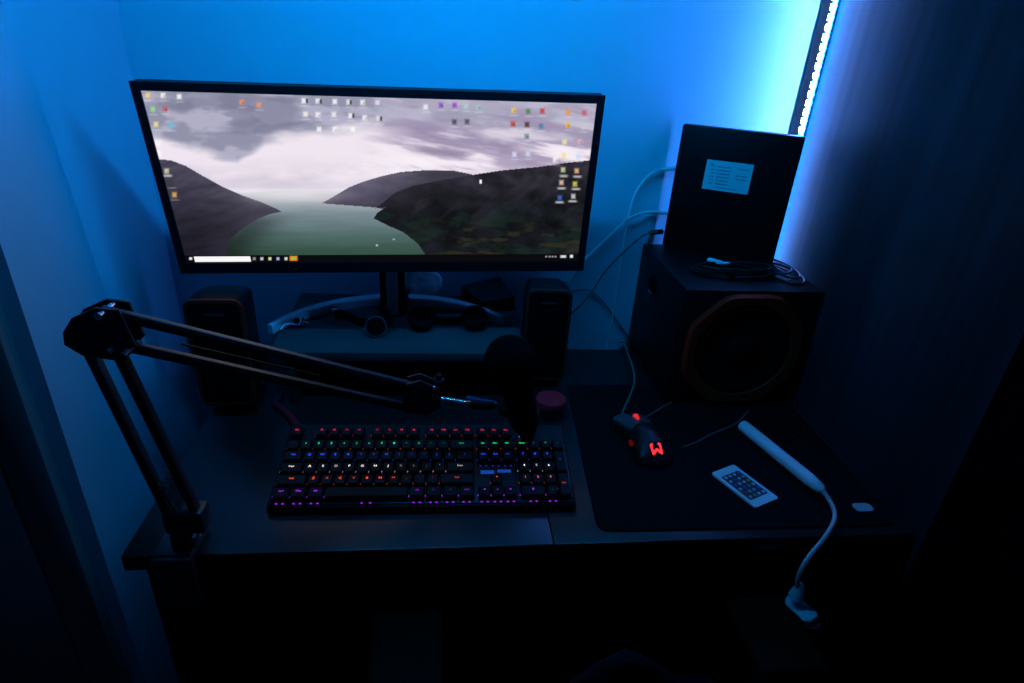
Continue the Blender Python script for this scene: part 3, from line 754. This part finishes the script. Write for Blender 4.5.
# ------------------------------------------------------------------ subwoofer
SX0, SX1, SY0, SY1, SZ0, SZ1 = .988, 1.258, -.238, .035, .7536, .996
sw = thing('subwoofer', 'large black subwoofer box with a round red-framed driver', 'speaker', ((SX0 + SX1) / 2, -.1, SZ0))
build('cabinet', MB().box(((SX0 + SX1) / 2, (SY0 + SY1) / 2, (SZ0 + SZ1) / 2 + .002), (SX1 - SX0, SY1 - SY0, SZ1 - SZ0 - .004), .002), M_blk, sw, True)
DC = Vector((1.121, SY0, .8755))
fm = MB()
seg = 64; ring_o, ring_i, ring_o2, ring_i2 = [], [], [], []
def ro(a):
    a8 = (a + math.pi / 8) % (math.pi / 4) - math.pi / 8
    oct_ = .1165 / math.cos(a8)
    notch = .004 if (a % (math.pi / 2)) > .35 and (a % (math.pi / 2)) < 1.22 else -.003
    return min(oct_, .1205) + notch * .4
for k in range(seg):
    a = 2 * math.pi * k / seg; u_ = Vector((math.cos(a), 0, math.sin(a)))
    ring_o.append(DC + u_ * ro(a)); ring_o2.append(DC + u_ * (ro(a) - .004) + Vector((0, -.012, 0)))
    ring_i2.append(DC + u_ * .097 + Vector((0, -.010, 0))); ring_i.append(DC + u_ * .092 + Vector((0, -.001, 0)))
fm.rings([ring_o, ring_o2, ring_i2, ring_i], False)
build('driver_frame', fm, M_orange, sw, True)['label'] = 'red-orange angular ring'
build('driver_cone', MB().lathe([(.0925, .0005), (.0925, .004), (.085, .009), (.078, .004), (.074, .002), (.04, -.0), (.032, .002), (.03, .006), (.018, .013), (.002, .016)], DC, (0, -1, 0), 48), M_blkmat, sw, True)
pt = Vector((SX0, -.07, .94))
build('bass_port', MB().lathe([(.021, -.003), (.021, .004), (.017, .005), (.014, .0005), (.002, .0003)], pt, (-1, 0, 0), 28), M_blkmat, sw, True)
build('port_ring', MB().box((SX0 - .004, -.07, .924), (.004, .022, .006), .0015), M_chrome, sw, True)
for sx in (SX0 + .02, SX1 - .02):
    build('foot', MB().lathe([(.012, 0), (.012, .0025)], (sx, SY0 + .03, SZ0), (0, 0, 1), 16), M_blkmat, sw, True)

# ------------------------------------------------------------------ black device box
b0 = Vector((1.028, .026)); b1 = Vector((1.228, -.088)); wv = (b1 - b0); Wb = wv.length; wv.normalize()
byaw = math.atan2(wv.y, wv.x)
bx = thing('network_box', 'upright black box with a white label on top of the subwoofer', 'box', (b0.x, b0.y, SZ1 + .0005), byaw)
build('case', MB().box((Wb / 2, .011, .127), (Wb, .022, .254), .003), M_blk, bx)
inv = bx.matrix_basis.inverted()
def on_face(x, y):
    d_ = fwd * F_PX + RI * (x - 512) - UP * (y - 341.5); o_ = inv @ CAM; dl = inv.to_3x3() @ d_
    t_ = (0 - o_.y) / dl.y; p = o_ + dl * t_; return p
lp_ = [on_face(*p) for p in ((707.5, 158), (754, 166), (747, 196), (702, 187))]
lx0 = (lp_[0].x + lp_[3].x) / 2; lx1 = (lp_[1].x + lp_[2].x) / 2; lz1 = (lp_[0].z + lp_[1].z) / 2; lz0 = (lp_[2].z + lp_[3].z) / 2
sk = build('paper_label', MB().box(((lx0 + lx1) / 2, -.0003, (lz0 + lz1) / 2), (lx1 - lx0, .0006, lz1 - lz0)), M_paper, bx)
pr = MB(); lw_, lh_ = lx1 - lx0, lz1 - lz0
for k in range(6):
    z_ = lz1 - lh_ * (.2 + .115 * k)
    pr.box((lx0 + lw_ * .40, -.0008, z_), (lw_ * (.26 + .05 * rnd.random()), .0003, lh_ * .045))
    pr.box((lx0 + lw_ * .16, -.0008, z_), (lw_ * .1, .0003, lh_ * .035))
    if k in (0, 2, 3): pr.box((lx0 + lw_ * .8, -.0008, z_), (lw_ * .24, .0003, lh_ * .04))
pr.box((lx0 + lw_ * .13, -.0008, lz1 - lh_ * .14), (lw_ * .08, .0003, lh_ * .06)); pr.box((lx0 + lw_ * .5, -.0008, lz0 + lh_ * .1), (lw_ * .5, .0003, lh_ * .035))
build('printed_lines', pr, M_print, sk)
for fx in (.04, Wb - .04):
    build('screw', MB().lathe([(.003, 0), (.003, .0008)], (fx, 0, .19), (0, -1, 0), 12), M_blkmat, bx)

# ------------------------------------------------------------------ wall cables
def cable(name, label, pts, r, M, cat='cable', n=8, plug=None):
    o = thing(name, label, cat, tuple(Vector(pts[-1])))
    build('wire', MB().tube(smooth_path(pts, n), r, 8), M, o, True)
    if plug:
        a, b, r2, m2 = plug
        build('plug', MB().tube([Vector(a), Vector(a).lerp(Vector(b), .75), b], [r2, r2, r * 1.1], 10), m2, o, True)
    return o
def W(x, y, d_=.032): return tuple(at(x, y, 1, d_))
lx, ly = 1.041, .034
cable('ethernet_cable', 'white cable looping from the top left edge of the black box down to the desk', [(lx, ly, at(668, 168, 1, .03).z), W(660, 169.5), W(648, 176), W(636, 192), W(629, 214), W(623, 245), W(617, 285), W(611, 325), W(606, 349), (.92, .032, .73)], .0024, M_whitecable, plug=((lx - .002, ly, at(668, 168, 1, .03).z), W(657, 170), .0045, M_white))
cable('network_cable', 'white cable running from the black box down behind the monitor', [(lx - .008, ly, at(662, 213, 1, .03).z), W(655, 212), W(645, 212.5, .022), W(636, 215, .02), W(625, 221, .018), W(605, 240, .018), W(590, 254, .018), W(577, 268, .018), W(568, 281, .018)], .0026, M_whitecable, plug=((lx - .012, ly, at(662, 213, 1, .03).z), W(645, 212.3), .0045, M_white))
cable('power_cable', 'dark cable sagging from the lower left of the black box towards the speaker', [(lx - .01, ly, at(659, 232, 1, .03).z), W(652, 232.5, .026), W(640, 238, .012), W(622, 254, .006), W(605, 272, .006), W(588, 297, .006), W(572, 313, .006), W(564, 320, .006)], .0019, M_greycable, plug=((lx - .014, ly, at(659, 232, 1, .03).z), W(648, 233), .0055, M_blk))
cable('speaker_cable', 'thin dark cable arching behind the right satellite speaker down to the desk', [W(563, 297, .041), W(571, 292, .041), W(582, 290, .041), W(592, 292, .041), W(604, 303, .041), W(615, 318, .041), W(624, 331, .041), W(630, 341, .041), (.968, .03, .752), (.962, -.006, .7525)], .0017, M_greycable)

# ------------------------------------------------------------------ tangled leads on the subwoofer
def tangle(name, label, cx, cy, z, rx, ry, loops, r, M, seed, cat='cable', tail=None):
    rg = random.Random(seed); pts = []
    n = loops * 14; ph = [rg.uniform(0, 6.28) for _ in range(6)]
    for k in range(n):
        a = 2 * math.pi * k / 14; t = k / n
        s = 1 + .22 * math.sin(3 * a * .37 + ph[0]) + .12 * math.sin(a * 1.7 + ph[1])
        pts.append((cx + rx * s * math.cos(a) + .012 * math.sin(a * .23 + ph[2]), cy + ry * s * math.sin(a) + .008 * math.sin(a * .31 + ph[3]), z + r + .0035 * loops * .5 * (1 + math.sin(a * .43 + ph[4])) * (.3 + t)))
    o = thing(name, label, cat, (cx, cy, z))
    build('wire', MB().tube(smooth_path(pts, 3), r, 8), M, o, True)
    return o, pts
ta, pa = tangle('cable_bundle', 'tangled black leads heaped on the subwoofer below the box', 1.115, -.145, SZ1, .07, .03, 5, .0024, M_blkcable, 3)
build('cable_tie', MB().box((1.098, -.16, SZ1 + .009), (.012, .05, .014), .003), M_blk, ta, True)
pl = MB().bar(at(708, 259, 2, 1.012), at(722, 263, 2, 1.012), .011, .006).bar(at(722, 264, 2, 1.01), at(729, 263, 2, 1.01), .008, .005)
build('plug', pl, M_whitecable, ta, True)['label'] = 'pale plug end'
tb2, pb = tangle('coiled_lead', 'small coil of black wire at the right rear of the subwoofer', 1.214, -.135, SZ1, .026, .055, 4, .002, M_blkcable, 11)
build('plug', MB().box((1.205, -.085, SZ1 + .006), (.012, .02, .009), .002), M_blk, tb2, True)

# loop of lead hanging beside the subwoofer
cable('hanging_lead', 'thin black lead curling out from the front right corner of the subwoofer', [(1.2585, -.242, PZ + .0022), (1.257, -.252, PZ + .0022), (1.2475, -.275, PZ + .0022), (1.232, -.295, PZ + .0022), tuple(at(805, 429, 2, PZ + .003)), tuple(at(797, 436, 2, PZ + .0025)), tuple(at(788, 441, 2, PZ + .0025))], .0018, M_blkcable)
cable('braided_lead', 'short braided lead lying across the mouse pad by the remote', [tuple(at(683, 447, 2, PZ + .002)), tuple(at(697, 442, 2, PZ + .002)), tuple(at(712, 434, 2, PZ + .0025)), tuple(at(735, 424, 2, PZ + .002)), tuple(at(748, 411, 2, PZ + .002))], .0016, M_greycable)
cable('beaded_lead', 'braided lead between the mouse and the subwoofer corner', [tuple(at(646, 417, 2, PZ + .002)), tuple(at(655, 412, 2, PZ + .003)), tuple(at(663, 407, 2, PZ + .002)), tuple(at(672, 402, 2, PZ + .002))], .0017, M_greycable)

# ------------------------------------------------------------------ satellite speakers
def satellite(name, label, x0, x1, yf, z0, z1, depth, rzz):
    w = x1 - x0; h = z1 - z0
    o = thing(name, label, 'speaker', ((x0 + x1) / 2, yf + depth / 2, DZ), rzz, 'pair of black satellite speakers')
    T = Matrix.Translation((0, -depth / 2, z0 - DZ + h / 2)) @ Matrix.Rotation(math.radians(90), 4, 'X')
    rg = []
    for k, (sc_, dz) in enumerate(((1, 0), (1, -.02), (.97, -.05), (.86, -.085), (.62, -depth))):
        rg.append([T @ Vector((px * sc_, py * (1 - (1 - sc_) * .7), dz)) for px, py in rrect(w, h, .016)])
    build('cabinet', MB().rings(list(reversed(rg))), M_blk, o, False, 40)
    outer = [Vector((px, py, 0)) for px, py in rrect(w, h, .016)]
    inner = [Vector((px, py, .0)) for px, py in rrect(w - .011, h - .011, .012)]
    rim = [[T @ p for p in outer], [T @ (p + Vector((0, 0, .005))) for p in outer], [T @ (p + Vector((0, 0, .006))) for p in inner], [T @ p for p in inner]]
    build('front_rim', MB().rings(rim, False), M_redrim, o)['label'] = 'dark red rim'
    gr = [[T @ Vector((px, py, .0)) for px, py in rrect(w - .012, h - .012, .011)], [T @ Vector((px, py, .004)) for px, py in rrect(w - .012, h - .012, .011)], [T @ Vector((px, py, .0065)) for px, py in rrect(w - .03, h - .03, .006)]]
    g_ = build('grille', MB().rings(gr), M_fabric, o)
    build('name_plate', MB().box(T @ Vector((0, h / 2 - .026, .0072)), (.03, .0012, .004), .0003), mat('name_plate', (.03, .03, .033), .45), g_)
    build('foot', MB().box((0, 0, .004), (w * .8, depth * .75, .008), .003).box((0, 0, (z0 - DZ) / 2 + .005), (w * .35, depth * .3, z0 - DZ + .012), .003), M_blk, o)
    return o
satellite('satellite_speaker', 'black satellite speaker with dark red rim at the left wall end', .128, .220, -.272, .776, .978, .115, math.radians(2))
satellite('satellite_speaker', 'black satellite speaker right of the riser, behind the microphone', .708, .796, -.172, .770, .966, .115, math.radians(-2))

# ------------------------------------------------------------------ microphone boom arm
ar = thing('boom_stand', 'black scissor boom stand clamped to the front left desk edge', 'microphone stand', (.215, -.6, DZ))
build('desk_clamp', MB().box((.205, -.585, DZ + .008), (.05, .06, .014), .003).box((.205, -.615, DZ - .03), (.05, .012, .085), .002).box((.205, -.59, DZ - .068), (.05, .055, .012), .002).tube([(.205, -.585, DZ - .11), (.205, -.585, DZ - .0265)], .006, 12).tube([(.187, -.585, DZ - .108), (.223, -.585, DZ - .108)], .004, 10), M_steel, ar, True)
build('swivel_post', MB().lathe([(.017, .012), (.017, .03), (.012, .034), (.012, .06)], (.215, -.592, DZ), (0, 0, 1), 24).box((.226, -.596, DZ + .062), (.05, .028, .036), .005), M_steel, ar, True)
lowA = (Vector((.178, -.62, 1.085)), Vector((.210, -.598, .800)))
lowB = (Vector((.208, -.62, 1.072)), Vector((.243, -.598, .806)))
upA = (Vector((.205, -.625, 1.114)), Vector((.512, -.472, .932)))
upB = (Vector((.212, -.620, 1.073)), Vector((.500, -.466, .894)))
for a, b in (lowA, lowB): build('lower_bar', MB().bar(a, b, .011, .0125, (0, 1, 0), .0025), M_steel, ar, True)
for a, b in (upA, upB): build('upper_bar', MB().bar(a, b, .0115, .0115, (0, 0, 1), .0025), M_steel, ar, True)
el = MB()
for dy in (-.011, .011):
    off = Vector((0, dy, 0)); pts_ = [Vector((.166, -.62, 1.078)), Vector((.168, -.62, 1.092)), Vector((.180, -.62, 1.108)), Vector((.205, -.62, 1.120)), Vector((.222, -.612, 1.114)), Vector((.230, -.612, 1.074)), Vector((.212, -.62, 1.060)), Vector((.180, -.62, 1.066))]
    el.rings([[p + off + Vector((0, -.0015, 0)) for p in pts_], [p + off + Vector((0, .0015, 0)) for p in pts_]])
build('elbow_plate', el, M_steel, ar, True)
for p in ((.178, 1.085), (.208, 1.072), (.209, 1.113), (.222, 1.068)):
    build('elbow_bolt', MB().tube([(p[0], -.639, p[1]), (p[0], -.602, p[1])], .004, 12), M_chrome if p[1] > 1.1 else M_steel, ar, True)
def spring(a, b, r, turns, wire):
    a, b = Vector(a), Vector(b); d_ = (b - a); L_ = d_.length; d_.normalize(); u_ = d_.orthogonal().normalized(); w_ = d_.cross(u_)
    P = [a + d_ * L_ * k / (turns * 10) + (u_ * math.cos(2 * math.pi * k / 10) + w_ * math.sin(2 * math.pi * k / 10)) * r for k in range(turns * 10 + 1)]
    return MB().tube(P, wire, 6)
for o_ in (-.008, .008):
    a = Vector((.2175, -.609 + o_, .885)); b = Vector((.226, -.605 + o_, .835))
    build('spring', spring(a, b, .0042, 14, .0009), M_steel, ar, True)
m0, m1 = upA[0].lerp(upB[0], .5), upA[1].lerp(upB[1], .5)
build('spring_rod', MB().tube([m0.lerp(m1, .18), m0.lerp(m1, .62)], .0013, 6), M_steel, ar, True)
hd = MB()
for dy in (-.01, .01):
    pts_ = [Vector((.500, -.478, .946)), Vector((.518, -.468, .946)), Vector((.545, -.455, .925)), Vector((.548, -.45, .89)), Vector((.528, -.46, .882)), Vector((.492, -.47, .896))]
    hd.rings([[p + Vector((0, dy - .0015, 0)) for p in pts_], [p + Vector((0, dy + .0015, 0)) for p in pts_]])
build('head_plate', hd, M_steel, ar, True)
build('thumb_screw', MB().lathe([(.008, 0), (.008, .01), (.004, .012), (.004, .02)], (.543, -.452, .925), (.1, -.3, 1), 14), M_blk, ar, True)
build('head_bolt', MB().sphere(at(434, 388, 1, -.47), .0035, u=12, v=8), M_chrome, ar, True)
rod0 = at(441, 399, 1, -.45); rod1 = at(470, 403.5, 1, -.45)
build('mount_rod', MB().tube([rod0, rod1], .0042, 12), M_chrome, ar, True)['label'] = 'chrome mounting rod'
build('yoke', MB().tube(smooth_path([rod1, rod1 + Vector((.012, 0, -.004)), (.628, -.45, .885)], 5), .0065, 10).lathe([(.0262, -.006), (.0292, -.006), (.0292, .006), (.0262, .006)], (.662, -.45, .888), (-.2, 0, 1), 28), M_blk, ar, True)

# ------------------------------------------------------------------ microphone
mt = Vector((.648, -.45, .962)); mbm = Vector((.681, -.45, .838)); axm = (mbm - mt).normalized()
mi = thing('microphone', 'black condenser microphone with round foam cover above the keyboard', 'microphone', tuple(mbm))
fo = MB()
prof = []
for k in range(19):
    a = math.pi * k / 18; prof.append((.0385 * math.sin(a) ** .9 * (1 - .12 * max(0, -math.cos(a) * -1)), -.0385 * math.cos(a)))
prof = [(.0385 * math.sin(math.pi * k / 18) , -.0395 * math.cos(math.pi * k / 18)) for k in range(15)] + [(.029, .036), (.0265, .05), (.0245, .052)]
fo.lathe(prof, mt, axm, 36); build('foam_cover', fo, M_foam, mi, True)
Lm = (mbm - mt).length
build('body', MB().lathe([(.0225, .045), (.0225, Lm - .02), (.021, Lm - .012), (.014, Lm), (.011, Lm + .012)], mt, axm, 32), M_blk, mi, True)
mcp = [mbm + axm * .006, at(536, 436, 1, -.44), at(541, 447, 1, -.43), at(543.5, 458, 2, DZ + .05)]
mcp = [mbm + axm * .008, Vector((.692, -.438, .815)), Vector((.703, -.405, .822)), Vector((.713, -.362, .826)), Vector((.719, -.335, .80)), Vector((.717, -.318, .765)), Vector((.712, -.30, DZ + .004)), Vector((.704, -.275, DZ + .0035))]
build('cable', MB().tube(smooth_path(mcp, 8), .0028, 8), M_blkcable, mi, True)

# ------------------------------------------------------------------ things on the riser
wt_ = thing('wristwatch', 'black round-faced wristwatch lying on the riser inside the crescent foot', 'watch', (.39, -.115, RZ))
wc = at(376, 326, 2, RZ + .0215)
wdir = (CAM - wc).normalized(); wdir = Vector((wdir.x * .6, wdir.y, wdir.z * .5)).normalized()
build('watch_case', MB().lathe([(.019, -.006), (.0205, -.003), (.0205, .003), (.018, .005), (.0175, .0038), (.001, .0036)], wc, wdir, 32), M_blkmat, wt_, True)
build('watch_bezel', MB().lathe([(.018, .0035), (.0205, .0032), (.0205, .0055), (.018, .0058), (.018, .0035)], wc, wdir, 32), mat('dark_steel', (.06, .06, .065), .3, spec=.6), wt_, True)
s1 = smooth_path([wc + Vector((-.014, .004, .004)), wc + Vector((-.03, .016, .0)), tuple(Vector((.352, -.098, RZ + .014))), (.338, -.092, RZ + .012), (.333, -.082, RZ + .0105)], 6)
stp = MB()
def strap(path, w, th):
    rg = []
    P = [Vector(p) for p in path]
    for i, p in enumerate(P):
        t_ = (P[min(i + 1, len(P) - 1)] - P[max(i - 1, 0)]).normalized(); n_ = Vector((0, 0, 1)); b_ = t_.cross(n_).normalized(); n_ = b_.cross(t_)
        rg.append([p + n_ * w / 2 + b_ * th / 2, p + n_ * w / 2 - b_ * th / 2, p - n_ * w / 2 - b_ * th / 2, p - n_ * w / 2 + b_ * th / 2])
    return MB().rings(rg)
build('strap', strap(s1, .018, .003), M_blkmat, wt_, True)
s2 = smooth_path([wc + Vector((.014, .006, .004)), wc + Vector((.03, .02, .0)), (.432, -.092, RZ + .012), (.440, -.08, RZ + .0105)], 6)
build('strap', strap(s2, .018, .003), M_blkmat, wt_, True)
bkc = Vector((.333, -.082, RZ + .014))
build('buckle', MB().box(bkc, (.012, .008, .014), .002), M_chrome, wt_, True)

hp = thing('headset', 'folded black headset lying on the riser behind the microphone', 'headset', (.57, -.12, RZ))
for (hx, hy, rz_) in ((.507, -.128, .3), (.612, -.122, -.3)):
    cdir = Vector((.25 * rz_, -.5, .85)).normalized()
    cu = build('ear_cup', MB().lathe([(.02, -.011), (.026, -.008), (.028, .0), (.025, .007), (.018, .010), (.014, .005), (.002, .003)], (hx, hy, RZ + .0235), cdir, 28), M_blkmat, hp, True)
build('headband', MB().tube(smooth_path([(.492, -.105, RZ + .014), (.505, -.078, RZ + .011), (.56, -.062, RZ + .010), (.612, -.075, RZ + .011), (.628, -.10, RZ + .014)], 8), .006, 10), M_blk, hp, True)
build('band_pad', MB().tube(smooth_path([(.533, -.095, RZ + .0095), (.562, -.098, RZ + .0095), (.59, -.092, RZ + .0095)], 6), .009, 12), mat('grey_pad', (.03, .03, .031), .7), hp, True)

bgx = MB(); bgx.sphere((0, 0, 0), .036, 1.35, .30, .95, 40, 24)
for v in bgx.bm.verts:
    n_ = noise.noise(v.co * 38) * .008 + noise.noise(v.co * 90) * .004
    v.co += v.co.normalized() * n_
    v.co += Vector((.5006, .0295, RZ + .036))
    v.co.z = max(v.co.z, RZ + .0008)
tag(build('plastic_bag', bgx, M_bag, None, False, 25), 'crumpled pale plastic bag standing behind the monitor foot', 'bag')

db = thing('storage_case', 'dark case with sloping lid on the riser behind the headset', 'case', (.645, 0, RZ))
dq = [(Vector((.588, .012)), .898), (Vector((.630, -.042)), .882), (Vector((.702, -.033)), .893), (Vector((.674, .042)), .909)]
def quadslab(lo, hi, ins=0.0):
    c_ = sum((p for p, z in dq), Vector((0, 0))) / 4
    f = lambda p, k: p + (c_ - p) * k
    return MB().rings([[Vector((*f(p, .02 + ins), lo(z))) for p, z in dq], [Vector((*f(p, ins), lo(z) + .002)) for p, z in dq], [Vector((*f(p, ins), hi(z) - .003)) for p, z in dq], [Vector((*f(p, .04 + ins), hi(z))) for p, z in dq]])
build('case_body', quadslab(lambda z: RZ + .0005, lambda z: z - .0105), M_blk, db, True)
build('case_lid', quadslab(lambda z: z - .010, lambda z: z), mat('case_lid', (.022, .022, .024), .5, spec=.15), db, True)

so_ = thing('earphone', 'thin silver earphone wire lying on the riser by the left speaker', 'earphone', (.26, -.15, RZ))
wz = [(.246, -.165, RZ + .012), (.252, -.15, RZ + .016), (.262, -.14, RZ + .012), (.268, -.125, RZ + .003), (.279, -.118, RZ + .008), (.287, -.115, RZ + .003)]
build('wire', MB().tube(smooth_path(wz, 6), .0013, 6), M_whitecable, so_, True)
build('earbud', MB().lathe([(.003, 0), (.006, .004), (.006, .01), (.003, .014)], (.266, -.12, RZ + .001), (.1, .1, 1), 14), M_blk, so_, True)
build('plug', MB().tube([(.271, -.128, RZ + .004), (.276, -.11, RZ + .012)], .0032, 10), M_chrome, so_, True)

# ------------------------------------------------------------------ under and beside the riser
tc_ = at(551, 399, 2, DZ + .034)
tn = thing('round_tin', 'round red-lidded tin in front of the right satellite speaker', 'tin', (tc_.x, tc_.y, DZ))
build('tin_body', MB().lathe([(.0265, .0005), (.0275, .003), (.0275, .024)], (tc_.x, tc_.y, DZ), (0, 0, 1), 32), M_tin, tn, True)
build('lid', MB().lathe([(.0285, .021), (.029, .023), (.029, .034), (.0275, .0365), (.02, .0368), (.001, .0362)], (tc_.x, tc_.y, DZ), (0, 0, 1), 32), M_red, tn, True)

rcab = [(.238, -.19, DZ + .0075), (.244, -.215, DZ + .0065), tuple(at(275, 403, 2, DZ + .006)), tuple(at(287, 413, 2, DZ + .006)), tuple(at(296, 424, 2, DZ + .006)), tuple(at(302, 430, 2, DZ + .006))]
cable('red_cable', 'thick dark red cable running from the left speaker to the keyboard', rcab, .0062, M_darkred)

pn = thing('pen', 'blue pen lying under the riser behind the keyboard', 'pen', (.62, -.215, DZ))
a, b = at(473, 399, 2, DZ + .006), at(498, 404, 2, DZ + .006)
build('barrel', MB().tube([a, a.lerp(b, .8), b], [.0055, .0055, .0035], 12), M_bluep, pn, True)
build('cap', MB().tube([a - (b - a) * .25, a], [.005, .006], 12), M_bluep, pn, True)
lt = thing('lighter', 'small blue lighter under the riser behind the blue pen', 'lighter', (.62, -.18, DZ))
a, b = at(470, 389, 2, DZ + .008), at(492, 386, 2, DZ + .008)
build('body', MB().bar(a, b, .018, .012, (0, 0, 1), .004), M_bluep, lt, True)
build('metal_head', MB().bar(b, b + (b - a) * .22, .017, .011, (0, 0, 1), .002), M_chrome, lt, True)
cdn = at(478, 365, 1, -.11)
bb = thing('cardboard_box', 'brown cardboard box under the riser beside its right leg', 'box', (.64, -.08, DZ))
build('carton', MB().box((.64, -.07, DZ + .030), (.07, .05, .058), .001), M_brownp, bb, True)
build('flap', MB().box((.64, -.083, DZ + .0602), (.068, .024, .0015)), M_brownp, bb, True)
dv = thing('power_hub', 'dark low hub box under the middle of the riser', 'hub', (.5, -.1, DZ))
build('case', MB().box((.5, -.1, DZ + .014), (.12, .06, .027), .003), M_blk, dv, True)
build('socket', MB().box((.47, -.131, DZ + .014), (.012, .003, .006), .0005), M_chrome, dv, True)
build('socket', MB().box((.5, -.131, DZ + .014), (.012, .003, .006), .0005), M_chrome, dv, True)

# ------------------------------------------------------------------ world and colour
w = bpy.data.worlds.new('night'); sc.world = w; w.use_nodes = True
w.node_tree.nodes['Background'].inputs['Color'].default_value = (0.0, 0.0, 0.0, 1)
w.node_tree.nodes['Background'].inputs['Strength'].default_value = 0.0
vs_ = sc.view_settings; vs_.view_transform = 'Standard'; vs_.look = 'None'; vs_.exposure = 0.0; vs_.gamma = 1.0; vs_.use_curve_mapping = False
sc.cycles.use_denoising = True
sc.cycles.max_bounces = 8; sc.cycles.diffuse_bounces = 6
sc.cycles.sample_clamp_indirect = 10
